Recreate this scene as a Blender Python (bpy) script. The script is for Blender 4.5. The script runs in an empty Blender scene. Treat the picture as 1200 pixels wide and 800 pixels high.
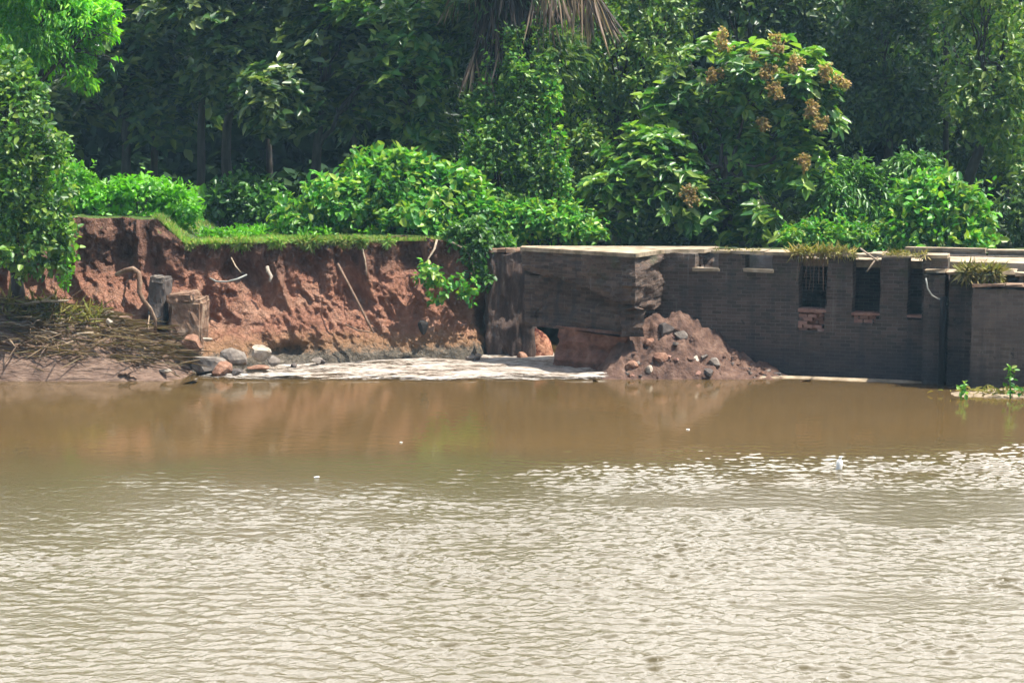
import bpy, bmesh, math, random
import numpy as np
from mathutils import Vector
R = math.radians
random.seed(7)
rng = np.random.default_rng(11)
SC = bpy.context.scene
COL = SC.collection

# ------------------------------------------------------------------ camera
CAMZ = 5.54
PITCH = math.atan(232 / 2000)
cam = bpy.data.cameras.new('camera'); cam.lens = 60; cam.sensor_width = 36
cam.clip_start = 0.1; cam.clip_end = 3000
camo = bpy.data.objects.new('camera', cam); COL.objects.link(camo)
camo.location = (0, 0, CAMZ); camo.rotation_euler = (math.pi / 2 - PITCH, 0, 0)
SC.camera = camo

# ------------------------------------------------------------------ light
SUN = Vector((0.42, -0.11, 0.90)).normalized()          # direction towards the sun
EL = math.asin(SUN.z); AZ = math.atan2(SUN.x, SUN.y)
sl = bpy.data.lights.new('sun', 'SUN'); sl.energy = 5.0; sl.angle = R(0.5); sl.color = (1, 0.94, 0.84)
so = bpy.data.objects.new('sun', sl); COL.objects.link(so)
so.rotation_euler = SUN.to_track_quat('Z', 'Y').to_euler()

w = bpy.data.worlds.new('World'); SC.world = w; w.use_nodes = True
nt = w.node_tree; N = nt.nodes; L = nt.links; N.clear()
sky = N.new('ShaderNodeTexSky'); sky.sky_type = 'NISHITA'; sky.sun_disc = False
sky.sun_elevation = EL; sky.sun_rotation = AZ; sky.dust_density = 2.0; sky.air_density = 1.2
tc = N.new('ShaderNodeTexCoord')
mp = N.new('ShaderNodeMapping'); mp.inputs['Scale'].default_value = (1.0, 1.0, 2.2)
no = N.new('ShaderNodeTexNoise'); no.inputs['Scale'].default_value = 2.3; no.inputs['Detail'].default_value = 7
rp = N.new('ShaderNodeValToRGB'); rp.color_ramp.elements[0].position = 0.40; rp.color_ramp.elements[1].position = 0.58
mx = N.new('ShaderNodeMix'); mx.data_type = 'RGBA'
bg = N.new('ShaderNodeBackground'); bg.inputs['Strength'].default_value = 0.10
ow = N.new('ShaderNodeOutputWorld')
L.new(tc.outputs['Generated'], mp.inputs['Vector']); L.new(mp.outputs['Vector'], no.inputs['Vector'])
sx = N.new('ShaderNodeSeparateXYZ'); L.new(tc.outputs['Generated'], sx.inputs[0])
bank = N.new('ShaderNodeMapRange'); bank.interpolation_type = 'SMOOTHSTEP'; L.new(sx.outputs[1], bank.inputs[0])
for k_, x_ in enumerate((0.0, 0.75, -0.16, 0.20)): bank.inputs[k_ + 1].default_value = x_      # more cloud towards the far side
ad = N.new('ShaderNodeMath'); ad.operation = 'ADD'; L.new(no.outputs['Fac'], ad.inputs[0]); L.new(bank.outputs[0], ad.inputs[1])
cl = N.new('ShaderNodeMapRange'); cl.interpolation_type = 'SMOOTHSTEP'; L.new(sx.outputs[1], cl.inputs[0])
for k_, x_ in enumerate((-0.1, 0.8, 4.5, 43.0)): cl.inputs[k_ + 1].default_value = x_           # clouds set brightest on the far side, to whiten the water's reflections
vm = N.new('ShaderNodeVectorMath'); vm.operation = 'SCALE'; vm.inputs[0].default_value = (1.0, 0.965, 0.945)
L.new(cl.outputs[0], vm.inputs['Scale']); L.new(vm.outputs[0], mx.inputs[7])
L.new(ad.outputs[0], rp.inputs['Fac']); L.new(rp.outputs['Color'], mx.inputs[0])
L.new(sky.outputs['Color'], mx.inputs[6]); L.new(mx.outputs[2], bg.inputs['Color'])
L.new(bg.outputs['Background'], ow.inputs['Surface'])
SC.view_settings.view_transform = 'Standard'
SC.view_settings.look = 'None'
SC.view_settings.exposure = 0.98
SC.view_settings.gamma = 1
SC.cycles.max_bounces = 8
SC.cycles.transparent_max_bounces = 8

# ------------------------------------------------------------------ helpers
cp, sp_ = math.cos(PITCH), math.sin(PITCH)
def ray(px, py):
    x = (px - 600) / 2000; y = -(py - 400) / 2000
    return np.array([x, cp + y * sp_, -sp_ + y * cp])
def P(px, py, Y):
    d = ray(px, py); t = Y / d[1]
    return np.array([d[0] * t, Y, CAMZ + d[2] * t])
def G(px, py, z=0.0):
    d = ray(px, py); t = (z - CAMZ) / d[2]
    return np.array([d[0] * t, d[1] * t, z])

def _h(i, j, k, s):
    h = (i * 374761393 + j * 668265263 + k * 2147483647 + s * 1274126177) & 0xFFFFFFFF
    h = ((h ^ (h >> 13)) * 1274126177) & 0xFFFFFFFF
    h = ((h ^ (h >> 16)) * 2246822519) & 0xFFFFFFFF
    return ((h ^ (h >> 15)) & 0xFFFF) / 65535.0
def vn(p, s=0):
    p = np.asarray(p, float); f = np.floor(p).astype(np.int64); r = p - f; r = r * r * (3 - 2 * r)
    i, j, k = f[:, 0], f[:, 1], f[:, 2]; x, y, z = r[:, 0], r[:, 1], r[:, 2]
    o = 0
    for a in (0, 1):
        for b in (0, 1):
            for c in (0, 1):
                o = o + _h(i + a, j + b, k + c, s) * (x if a else 1 - x) * (y if b else 1 - y) * (z if c else 1 - z)
    return o
def fbm(p, o=4, s=0):
    p = np.asarray(p, float); v = 0; a = 0.5; t = 0
    for q in range(o):
        v = v + a * vn(p * 2 ** q, s + q * 17); t += a; a *= 0.5
    return v / t * 2 - 1

def tag(o, label=None, cat=None, group=None, kind=None):
    if label: o['label'] = label
    if cat: o['category'] = cat
    if group: o['group'] = group
    if kind: o['kind'] = kind
    return o
def empty(name, loc, label, cat, group=None, rz=0):
    o = bpy.data.objects.new(name, None); COL.objects.link(o)
    o.location = loc; o.rotation_euler = (0, 0, rz); o.empty_display_size = 0.3
    return tag(o, label, cat, group)
def link(name, me, mat, parent=None, local=False):
    o = bpy.data.objects.new(name, me); COL.objects.link(o)
    if mat: me.materials.append(mat)
    if parent:
        o.parent = parent
        if not local: o.location = tuple(-Vector(parent.location))
    return o
def mesh(name, v, f, mat, parent=None, smooth=False, local=False):
    me = bpy.data.meshes.new(name)
    me.from_pydata([tuple(map(float, q)) for q in v], [], [tuple(map(int, q)) for q in f])
    if smooth: me.polygons.foreach_set('use_smooth', [True] * len(me.polygons))
    me.update()
    return link(name, me, mat, parent, local)
def qmesh(name, v, q, mat, parent=None, smooth=False, local=False):   # numpy quads
    me = bpy.data.meshes.new(name); v = np.asarray(v, np.float32); q = np.asarray(q, np.int32)
    me.vertices.add(len(v)); me.vertices.foreach_set('co', v.ravel())
    me.loops.add(q.size); me.loops.foreach_set('vertex_index', q.ravel())
    me.polygons.add(len(q)); me.polygons.foreach_set('loop_start', np.arange(0, q.size, 4, dtype=np.int32))
    me.polygons.foreach_set('loop_total', np.full(len(q), 4, np.int32))
    if smooth: me.polygons.foreach_set('use_smooth', np.ones(len(q), bool))
    me.update(calc_edges=True); me.validate()
    return link(name, me, mat, parent, local)
def gridq(nr, nc):
    i = np.arange(nr - 1)[:, None] * nc + np.arange(nc - 1)[None]
    return np.stack([i, i + 1, i + nc + 1, i + nc], -1).reshape(-1, 4)

class MB:
    def __init__(s): s.v = []; s.f = []
    def add(s, v, f):
        b = len(s.v); s.v += [tuple(q) for q in v]; s.f += [tuple(i + b for i in q) for q in f]
    def box(s, a, b, jit=0.0):
        x0, y0, z0 = a; x1, y1, z1 = b
        v = [(x, y, z) for z in (z0, z1) for y in (y0, y1) for x in (x0, x1)]
        v = [tuple(c + random.uniform(-jit, jit) for c in q) for q in v]
        s.add(v, [(0, 2, 3, 1), (4, 5, 7, 6), (0, 1, 5, 4), (2, 6, 7, 3), (0, 4, 6, 2), (1, 3, 7, 5)])
    def tube(s, pts, rad, n=8, wob=0.0):
        pts = [Vector(p) for p in pts]
        if not hasattr(rad, '__len__'): rad = [rad] * len(pts)
        b = len(s.v); up = Vector((0.31, 0.92, 0.2))
        for i, p in enumerate(pts):
            d = (pts[min(i + 1, len(pts) - 1)] - pts[max(i - 1, 0)]).normalized()
            a = d.cross(up)
            if a.length < 0.1: a = d.cross(Vector((1, 0, 0)))
            a.normalize(); c = d.cross(a)
            for k in range(n):
                t = 2 * math.pi * k / n; r = rad[i] * (1 + random.uniform(-wob, wob))
                s.v.append(tuple(p + a * (r * math.cos(t)) + c * (r * math.sin(t))))
        for i in range(len(pts) - 1):
            for k in range(n):
                s.f.append((b + i * n + k, b + i * n + (k + 1) % n, b + (i + 1) * n + (k + 1) % n, b + (i + 1) * n + k))
        s.f.append(tuple(b + k for k in range(n))[::-1]); m = b + (len(pts) - 1) * n
        s.f.append(tuple(m + k for k in range(n)))
    def build(s, name, mat, parent=None, smooth=False, local=False):
        return mesh(name, s.v, s.f, mat, parent, smooth, local)

def rough_box(a, b, amp, seed, n=14, rot=0.0):
    bm = bmesh.new(); bmesh.ops.create_cube(bm, size=1); bmesh.ops.bevel(bm, geom=bm.edges[:], offset=0.06, segments=2, affect='EDGES')
    bmesh.ops.subdivide_edges(bm, edges=bm.edges[:], cuts=5, use_grid_fill=True)
    bm.normal_update(); a = np.array(a, float); b = np.array(b, float); v = np.array([q.co for q in bm.verts]); nn = np.array([q.normal for q in bm.verts])
    P0 = (a + b) / 2; v = v * (b - a)
    d = (fbm(v * 2.6 + seed, 4, seed) * 1.0 + fbm(v * 9 + seed, 3, seed) * 0.5 + np.minimum(fbm(v * 4.5 + seed * 3, 2, seed), 0) * 1.4) * amp
    v = v + nn * d[:, None]; c, s_ = math.cos(rot), math.sin(rot)
    v = np.stack([v[:, 0] * c + v[:, 2] * s_, v[:, 1], -v[:, 0] * s_ + v[:, 2] * c], -1) + P0
    F = [[q.index for q in f.verts] for f in bm.faces]; bm.free(); return v, F
def curve_pts(a, b, n=8, sag=0.0, wob=0.05):
    a = Vector(a); b = Vector(b); o = []
    for i in range(n + 1):
        t = i / n; q = a.lerp(b, t); q.z += sag * 4 * t * (1 - t)
        if 0 < i < n: q += Vector((random.uniform(-1, 1), random.uniform(-1, 1), random.uniform(-1, 1))) * wob
        o.append(q)
    return o

# ------------------------------------------------------------------ materials
def nodes(name):
    m = bpy.data.materials.new(name); m.use_nodes = True
    n = m.node_tree.nodes; l = m.node_tree.links
    b = n['Principled BSDF']
    return m, n, l, b
def noise(n, l, vec, scale, det=5, rough=0.55):
    t = n.new('ShaderNodeTexNoise'); t.inputs['Scale'].default_value = scale
    t.inputs['Detail'].default_value = det; t.inputs['Roughness'].default_value = rough
    if vec is not None: l.new(vec, t.inputs['Vector'])
    return t.outputs['Fac']
def ramp(n, l, fac, stops, interp='LINEAR'):
    r = n.new('ShaderNodeValToRGB'); r.color_ramp.interpolation = interp
    e = r.color_ramp.elements
    while len(e) < len(stops): e.new(0.5)
    for k, (p, c) in enumerate(stops):
        e[k].position = p
        e[k].color = (*c, 1) if hasattr(c, '__len__') else (c, c, c, 1)
    l.new(fac, r.inputs['Fac']); return r.outputs['Color']
def mixc(n, l, fac, a, b, mode='MIX'):
    m = n.new('ShaderNodeMix'); m.data_type = 'RGBA'; m.blend_type = mode
    for s, v in ((0, fac), (6, a), (7, b)):
        if isinstance(v, (int, float)): m.inputs[s].default_value = v
        elif isinstance(v, tuple): m.inputs[s].default_value = (*v, 1)
        else: l.new(v, m.inputs[s])
    return m.outputs[2]
def math_(n, l, op, a, b=None, clamp=False):
    m = n.new('ShaderNodeMath'); m.operation = op; m.use_clamp = clamp
    for s, v in ((0, a), (1, b)):
        if v is None: continue
        if isinstance(v, (int, float)): m.inputs[s].default_value = v
        else: l.new(v, m.inputs[s])
    return m.outputs[0]
def mrange(n, l, v, a, b, c=0.0, d=1.0, smooth=True):
    m = n.new('ShaderNodeMapRange'); m.interpolation_type = 'SMOOTHSTEP' if smooth else 'LINEAR'
    l.new(v, m.inputs[0])
    for k, x in enumerate((a, b, c, d)): m.inputs[k + 1].default_value = x
    return m.outputs[0]
def bump(n, l, b, h, st, dist):
    q = n.new('ShaderNodeBump'); q.inputs['Strength'].default_value = st; q.inputs['Distance'].default_value = dist
    l.new(h, q.inputs['Height']); l.new(q.outputs['Normal'], b.inputs['Normal']); return q
def pos(n, l, scale=(1, 1, 1), obj=False):
    if obj:
        t = n.new('ShaderNodeTexCoord'); o = t.outputs['Object']
    else:
        t = n.new('ShaderNodeNewGeometry'); o = t.outputs['Position']
    m = n.new('ShaderNodeMapping'); m.inputs['Scale'].default_value = scale
    l.new(o, m.inputs['Vector']); return m.outputs['Vector'], o
def sepxyz(n, l, v):
    s = n.new('ShaderNodeSeparateXYZ'); l.new(v, s.inputs[0]); return s.outputs

def leaf_mat(name, cols, trans=0.30, rough=0.42, spec=0.5):
    m, n, l, b = nodes(name)
    g = n.new('ShaderNodeNewGeometry')
    k = len(cols); c = ramp(n, l, g.outputs['Random Per Island'], [((i + 0.5) / k, q) for i, q in enumerate(cols)])
    v, _ = pos(n, l)
    f = noise(n, l, v, 0.7, 3)
    hs = n.new('ShaderNodeHueSaturation'); l.new(c, hs.inputs['Color'])
    l.new(mrange(n, l, f, 0.3, 0.7, 0.7, 1.25), hs.inputs['Value'])
    l.new(hs.outputs['Color'], b.inputs['Base Color'])
    b.inputs['Roughness'].default_value = rough; b.inputs['Specular IOR Level'].default_value = spec
    t = n.new('ShaderNodeBsdfTranslucent')
    l.new(mixc(n, l, 1.0, hs.outputs['Color'], (1.5, 1.7, 0.7), 'MULTIPLY'), t.inputs['Color'])
    s = n.new('ShaderNodeMixShader'); s.inputs[0].default_value = trans
    l.new(b.outputs[0], s.inputs[1]); l.new(t.outputs[0], s.inputs[2])
    l.new(s.outputs[0], n['Material Output'].inputs['Surface'])
    return m

M = {}
M['leaf_bright'] = leaf_mat('leaf_bright', [(0.0319, 0.1470, 0.0245), (0.0508, 0.2156, 0.0288), (0.0798, 0.2646, 0.0324), (0.1087, 0.3234, 0.0360), (0.1305, 0.3332, 0.0360), (0.2175, 0.3626, 0.0432), (0.2465, 0.3430, 0.0432)], 0.35)
M['leaf_feather'] = leaf_mat('leaf_feather', [(0.0725, 0.2940, 0.0216), (0.1305, 0.4116, 0.0216), (0.2175, 0.4508, 0.0216)], 0.4)
M['leaf_lime'] = leaf_mat('leaf_lime', [(0.1015, 0.3332, 0.0144), (0.1740, 0.4116, 0.0216), (0.0725, 0.2744, 0.0216)], 0.38)
M['leaf_mid'] = leaf_mat('leaf_mid', [(0.0319, 0.1225, 0.0216), (0.0653, 0.1862, 0.0259), (0.1160, 0.2548, 0.0360)], 0.32)
M['leaf_dark'] = leaf_mat('leaf_dark', [(0.0261, 0.0735, 0.0274), (0.0551, 0.1176, 0.0346), (0.1232, 0.1862, 0.0468)], 0.28, 0.38)
M['leaf_teak'] = leaf_mat('leaf_teak', [(0.0396, 0.1338, 0.0259), (0.0961, 0.2264, 0.0360), (0.2262, 0.3293, 0.0612)], 0.30, 0.36)
M['leaf_teakdark'] = leaf_mat('leaf_teakdark', [(0.0261, 0.0735, 0.0245), (0.0653, 0.1323, 0.0324), (0.1740, 0.2254, 0.0576)], 0.28, 0.34)
M['leaf_creeper'] = leaf_mat('leaf_creeper', [(0.0290, 0.1078, 0.0216), (0.0580, 0.1666, 0.0252), (0.0870, 0.2156, 0.0288), (0.1450, 0.2940, 0.0396), (0.2030, 0.3038, 0.0468)], 0.33)
M['leaf_fine'] = leaf_mat('leaf_fine', [(0.0508, 0.1372, 0.0259), (0.1015, 0.1960, 0.0324), (0.1885, 0.2646, 0.0432)], 0.32)
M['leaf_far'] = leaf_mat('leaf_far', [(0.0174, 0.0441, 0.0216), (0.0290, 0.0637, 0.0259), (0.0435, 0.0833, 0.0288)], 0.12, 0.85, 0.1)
M['flower'] = leaf_mat('flower', [(0.33, 0.20, 0.09), (0.42, 0.30, 0.15), (0.22, 0.21, 0.08)], 0.3, 0.7, 0.2)
M['grass'] = leaf_mat('grass', [(0.13, 0.30, 0.04), (0.22, 0.38, 0.07), (0.32, 0.40, 0.11), (0.36, 0.33, 0.13)], 0.35, 0.5)
M['dry'] = leaf_mat('dry', [(0.30, 0.20, 0.11), (0.22, 0.15, 0.09), (0.38, 0.28, 0.16)], 0.15, 0.7, 0.2)
M['dryreed'] = leaf_mat('dryreed', [(0.10, 0.068, 0.048), (0.18, 0.125, 0.085), (0.32, 0.24, 0.165), (0.14, 0.11, 0.06)], 0.1, 0.75, 0.2)
M['drygrass'] = leaf_mat('drygrass', [(0.24, 0.20, 0.07), (0.16, 0.18, 0.05), (0.34, 0.27, 0.12)], 0.25, 0.7, 0.2)
M['skirt'] = leaf_mat('skirt', [(0.022, 0.020, 0.020), (0.045, 0.038, 0.033), (0.085, 0.066, 0.052)], 0.08, 0.8, 0.2)
M['frond'] = leaf_mat('frond', [(0.06, 0.044, 0.036), (0.14, 0.10, 0.075), (0.30, 0.22, 0.15)], 0.15, 0.6, 0.3)

def bark(name, a, bcol):
    m, n, l, b = nodes(name); v, _ = pos(n, l, (6, 6, 1.2))
    f = noise(n, l, v, 2, 6)
    l.new(ramp(n, l, f, [(0.3, a), (0.7, bcol)]), b.inputs['Base Color']); b.inputs['Roughness'].default_value = 0.9
    bump(n, l, b, f, 0.8, 0.04); return m
M['bark'] = bark('bark', (0.025, 0.022, 0.020), (0.07, 0.06, 0.05))
M['wood'] = bark('wood', (0.20, 0.15, 0.10), (0.40, 0.32, 0.23))
M['root'] = bark('root', (0.10, 0.06, 0.04), (0.24, 0.15, 0.10))

def m_earth():
    m, n, l, b = nodes('red_earth'); v, p = pos(n, l)
    z = sepxyz(n, l, p)[2]
    f1 = noise(n, l, v, 1.1, 6); f2 = noise(n, l, v, 5.0, 10, 0.72)
    vv, _ = pos(n, l, (5, 5, 0.7)); fs = noise(n, l, vv, 1.4, 5)
    red = ramp(n, l, f1, [(0.28, (0.27, 0.122, 0.080)), (0.5, (0.43, 0.210, 0.138)), (0.72, (0.52, 0.31, 0.21))])
    red = mixc(n, l, mrange(n, l, f2, 0.35, 0.7), mixc(n, l, 0.45, red, (0.13, 0.06, 0.04)), red)
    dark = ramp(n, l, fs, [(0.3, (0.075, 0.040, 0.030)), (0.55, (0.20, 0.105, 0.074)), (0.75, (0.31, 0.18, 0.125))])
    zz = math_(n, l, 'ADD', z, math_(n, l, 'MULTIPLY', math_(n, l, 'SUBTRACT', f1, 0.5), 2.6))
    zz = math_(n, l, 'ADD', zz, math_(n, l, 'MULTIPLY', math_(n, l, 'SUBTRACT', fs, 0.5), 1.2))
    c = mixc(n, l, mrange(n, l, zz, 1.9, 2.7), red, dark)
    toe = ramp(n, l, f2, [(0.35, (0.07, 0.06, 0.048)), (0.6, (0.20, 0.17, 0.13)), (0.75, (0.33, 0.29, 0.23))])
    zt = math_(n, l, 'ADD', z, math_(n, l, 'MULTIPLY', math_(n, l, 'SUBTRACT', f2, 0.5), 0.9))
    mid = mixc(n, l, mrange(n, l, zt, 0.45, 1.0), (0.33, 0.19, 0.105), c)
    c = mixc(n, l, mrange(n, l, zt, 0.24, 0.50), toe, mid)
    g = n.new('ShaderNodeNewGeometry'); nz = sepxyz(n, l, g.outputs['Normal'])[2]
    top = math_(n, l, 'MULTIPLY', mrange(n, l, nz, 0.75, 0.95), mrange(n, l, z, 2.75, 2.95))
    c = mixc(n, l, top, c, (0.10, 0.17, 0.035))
    l.new(c, b.inputs['Base Color']); b.inputs['Roughness'].default_value = 0.95; b.inputs['Specular IOR Level'].default_value = 0.2
    vo = n.new('ShaderNodeTexVoronoi'); vo.feature = 'DISTANCE_TO_EDGE'; vo.inputs['Scale'].default_value = 4.5
    wn = n.new('ShaderNodeVectorMath'); wn.operation = 'ADD'; l.new(p, wn.inputs[0])
    nc = n.new('ShaderNodeTexNoise'); nc.inputs['Scale'].default_value = 3; nc.inputs['Detail'].default_value = 5; l.new(p, nc.inputs['Vector'])
    l.new(nc.outputs['Color'], wn.inputs[1]); l.new(wn.outputs[0], vo.inputs['Vector'])
    crack = mrange(n, l, vo.outputs['Distance'], 0.0, 0.12)
    f4 = noise(n, l, v, 16, 8, 0.75)
    h = math_(n, l, 'ADD', math_(n, l, 'ADD', f2, math_(n, l, 'MULTIPLY', fs, 0.8)), math_(n, l, 'ADD', math_(n, l, 'MULTIPLY', crack, 0.30), math_(n, l, 'MULTIPLY', f4, 0.45)))
    bump(n, l, b, h, 1.0, 0.14); return m
M['earth'] = m_earth()

def simple(name, stops, scale=3, rough=0.9, bs=0.6, bd=0.05, sc=(1, 1, 1), spec=0.3, det=7):
    m, n, l, b = nodes(name); v, p = pos(n, l, sc)
    f = noise(n, l, v, scale, det, 0.62)
    l.new(ramp(n, l, f, stops), b.inputs['Base Color']); b.inputs['Roughness'].default_value = rough
    b.inputs['Specular IOR Level'].default_value = spec
    if bs: bump(n, l, b, f, bs, bd)
    return m
M['mud'] = simple('mud', [(0.3, (0.075, 0.047, 0.034)), (0.5, (0.165, 0.105, 0.076)), (0.68, (0.29, 0.20, 0.145))], 3.2, 0.75, 1.0, 0.14, (0.8, 1.6, 3.4), det=10)
M['ground'] = simple('ground', [(0.3, (0.03, 0.06, 0.02)), (0.55, (0.06, 0.09, 0.03)), (0.75, (0.10, 0.08, 0.05))], 1.3)
M['rubble'] = simple('rubble', [(0.3, (0.050, 0.031, 0.025)), (0.5, (0.115, 0.066, 0.048)), (0.7, (0.20, 0.125, 0.09))], 3.5, 0.95, 1.0, 0.12)
M['red_core'] = simple('red_core', [(0.3, (0.08, 0.040, 0.030)), (0.5, (0.20, 0.095, 0.065)), (0.7, (0.30, 0.16, 0.11))], 3.5, 0.95, 1.0, 0.12)
M['stone_grey'] = simple('stone_grey', [(0.3, (0.08, 0.065, 0.055)), (0.52, (0.19, 0.16, 0.135)), (0.75, (0.33, 0.30, 0.26))], 5)
M['stone_dark'] = simple('stone_dark', [(0.3, (0.05, 0.045, 0.042)), (0.6, (0.12, 0.10, 0.09)), (0.8, (0.2, 0.17, 0.14))], 5)
M['stone_pale'] = simple('stone_pale', [(0.3, (0.20, 0.15, 0.11)), (0.5, (0.36, 0.31, 0.25)), (0.75, (0.52, 0.48, 0.42))], 6)
M['stone_red'] = simple('stone_red', [(0.3, (0.11, 0.055, 0.038)), (0.5, (0.22, 0.115, 0.075)), (0.72, (0.34, 0.21, 0.145))], 6, 0.95, 0.9, 0.06)
M['laterite'] = simple('laterite', [(0.42, (0.12, 0.035, 0.025)), (0.52, (0.42, 0.20, 0.12)), (0.75, (0.58, 0.34, 0.22))], 5, 0.95, 1.0, 0.1)
M['concrete'] = simple('concrete', [(0.3, (0.12, 0.065, 0.045)), (0.5, (0.21, 0.13, 0.085)), (0.7, (0.33, 0.25, 0.18))], 3.5, 0.9, 1.0, 0.1)
M['coping'] = simple('coping', [(0.3, (0.10, 0.085, 0.05)), (0.48, (0.27, 0.21, 0.14)), (0.72, (0.46, 0.38, 0.28))], 3, 0.9, 0.7, 0.04)
M['foam'] = None

def m_brick(name, a, bc, mortar, stain, wetz=0.7, light=0.0, drip=0.5):
    m, n, l, b = nodes(name); v, o = pos(n, l, (1, 1, 1), True)
    s = sepxyz(n, l, o); cx = n.new('ShaderNodeCombineXYZ')
    l.new(math_(n, l, 'ADD', s[0], math_(n, l, 'MULTIPLY', s[1], 0.35)), cx.inputs[0]); l.new(s[2], cx.inputs[1])
    f0 = noise(n, l, v, 2.5, 4)
    wv = n.new('ShaderNodeVectorMath'); wv.operation = 'ADD'; l.new(cx.outputs[0], wv.inputs[0])
    cw = n.new('ShaderNodeCombineXYZ'); l.new(math_(n, l, 'MULTIPLY', f0, 0.03), cw.inputs[0]); l.new(math_(n, l, 'MULTIPLY', f0, 0.05), cw.inputs[1])
    l.new(cw.outputs[0], wv.inputs[1])
    br = n.new('ShaderNodeTexBrick'); l.new(wv.outputs[0], br.inputs['Vector'])
    br.inputs['Scale'].default_value = 1; br.inputs['Brick Width'].default_value = 0.24; br.inputs['Row Height'].default_value = 0.085
    br.inputs['Mortar Size'].default_value = 0.007; br.inputs['Mortar Smooth'].default_value = 0.3; br.inputs['Bias'].default_value = 0.0
    br.inputs['Color1'].default_value = (*a, 1); br.inputs['Color2'].default_value = (*bc, 1); br.inputs['Mortar'].default_value = (*mortar, 1)
    f1 = noise(n, l, v, 1.3, 6, 0.6)
    vv, _ = pos(n, l, (3.2, 3.2, 0.35), True); fs = noise(n, l, vv, 1.2, 5)
    c = mixc(n, l, mrange(n, l, f1, 0.40, 0.72, 0, 0.8), br.outputs['Color'], stain)
    c = mixc(n, l, mrange(n, l, fs, 0.50, 0.72, 0, drip), c, (0.035, 0.035, 0.038))
    f3 = noise(n, l, v, 7, 6, 0.7)
    c = mixc(n, l, mrange(n, l, f3, 0.60, 0.74, 0, 0.55), c, (0.27, 0.22, 0.17))
    fm = noise(n, l, v, 0.9, 7, 0.7)
    c = mixc(n, l, mrange(n, l, fm, 0.55, 0.70, 0, 0.55), c, (0.13, 0.095, 0.07))
    vs2, _ = pos(n, l, (5.5, 5.5, 0.22), True); fw = noise(n, l, vs2, 1.0, 5, 0.65)
    c = mixc(n, l, mrange(n, l, fw, 0.62, 0.72, 0, 0.4), c, (0.26, 0.24, 0.21))
    mo = math_(n, l, 'MULTIPLY', mrange(n, l, fm, 0.5, 0.36), mrange(n, l, s[2], 1.7, 2.7))
    c = mixc(n, l, math_(n, l, 'MULTIPLY', mo, 0.6), c, (0.05, 0.065, 0.03))
    fd = noise(n, l, v, 4.3, 5, 0.65)
    c = mixc(n, l, mrange(n, l, fd, 0.62, 0.70, 0, 0.8), c, (0.016, 0.015, 0.015))
    wz = math_(n, l, 'ADD', s[2], math_(n, l, 'MULTIPLY', math_(n, l, 'SUBTRACT', f1, 0.5), 1.4))
    c = mixc(n, l, mrange(n, l, wz, wetz + 0.5, wetz - 0.4, 0, 0.7), c, (0.032, 0.034, 0.040))
    l.new(c, b.inputs['Base Color']); b.inputs['Roughness'].default_value = 0.9; b.inputs['Specular IOR Level'].default_value = 0.25
    h = math_(n, l, 'ADD', math_(n, l, 'MULTIPLY', br.outputs['Fac'], -0.5), math_(n, l, 'MULTIPLY', f3, 1.0))
    bump(n, l, b, h, 1.0, 0.06); return m
M['brick'] = m_brick('weathered_brick', (0.060, 0.047, 0.039), (0.145, 0.103, 0.082), (0.18, 0.155, 0.125), (0.067, 0.055, 0.046))
M['brickwarm'] = m_brick('warm_brick', (0.11, 0.082, 0.066), (0.20, 0.145, 0.115), (0.19, 0.165, 0.135), (0.11, 0.09, 0.076), 0.5)
M['brickwing'] = m_brick('broken_brick', (0.060, 0.042, 0.034), (0.15, 0.10, 0.075), (0.12, 0.095, 0.078), (0.080, 0.055, 0.043), -2, 0, 0.6)
M['brickpale'] = m_brick('pale_brick', (0.36, 0.29, 0.24), (0.44, 0.37, 0.30), (0.4, 0.36, 0.3), (0.36, 0.30, 0.25), -3, 0, 0.3)
M['lump_black'] = simple('lump_black', [(0.3, (0.010, 0.009, 0.009)), (0.7, (0.030, 0.026, 0.024))], 6)
M['brickred'] = simple('brick_red', [(0.3, (0.20, 0.10, 0.075)), (0.55, (0.30, 0.17, 0.13)), (0.75, (0.40, 0.27, 0.22))], 6)

def plain(name, c, rough=0.6):
    m, n, l, b = nodes(name); v, _ = pos(n, l); f = noise(n, l, v, 9, 4)
    l.new(mixc(n, l, mrange(n, l, f, 0.35, 0.65), tuple(0.75 * x for x in c), c), b.inputs['Base Color'])
    b.inputs['Roughness'].default_value = rough; return m
M['slot'] = plain('slot_black', (0.005, 0.005, 0.006), 0.9)
M['white'] = plain('white_plastic', (0.85, 0.84, 0.80), 0.35)
M['hose'] = plain('pale_hose', (0.30, 0.31, 0.28), 0.6)

def m_stub():
    m, n, l, b = nodes('stained_stub'); v, p = pos(n, l, (5, 5, 0.9)); f = noise(n, l, v, 1.1, 7, 0.7)
    v2, _ = pos(n, l); f2 = noise(n, l, v2, 4, 6)
    c = ramp(n, l, f, [(0.36, (0.030, 0.020, 0.018)), (0.54, (0.085, 0.055, 0.043)), (0.64, (0.14, 0.095, 0.075)), (0.72, (0.32, 0.27, 0.22))])
    c = mixc(n, l, mrange(n, l, f2, 0.4, 0.7, 0, 0.6), c, (0.09, 0.055, 0.042))
    l.new(c, b.inputs['Base Color']); b.inputs['Roughness'].default_value = 0.9
    bump(n, l, b, math_(n, l, 'ADD', f, f2), 0.8, 0.08); return m
M['stub'] = m_stub()

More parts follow.
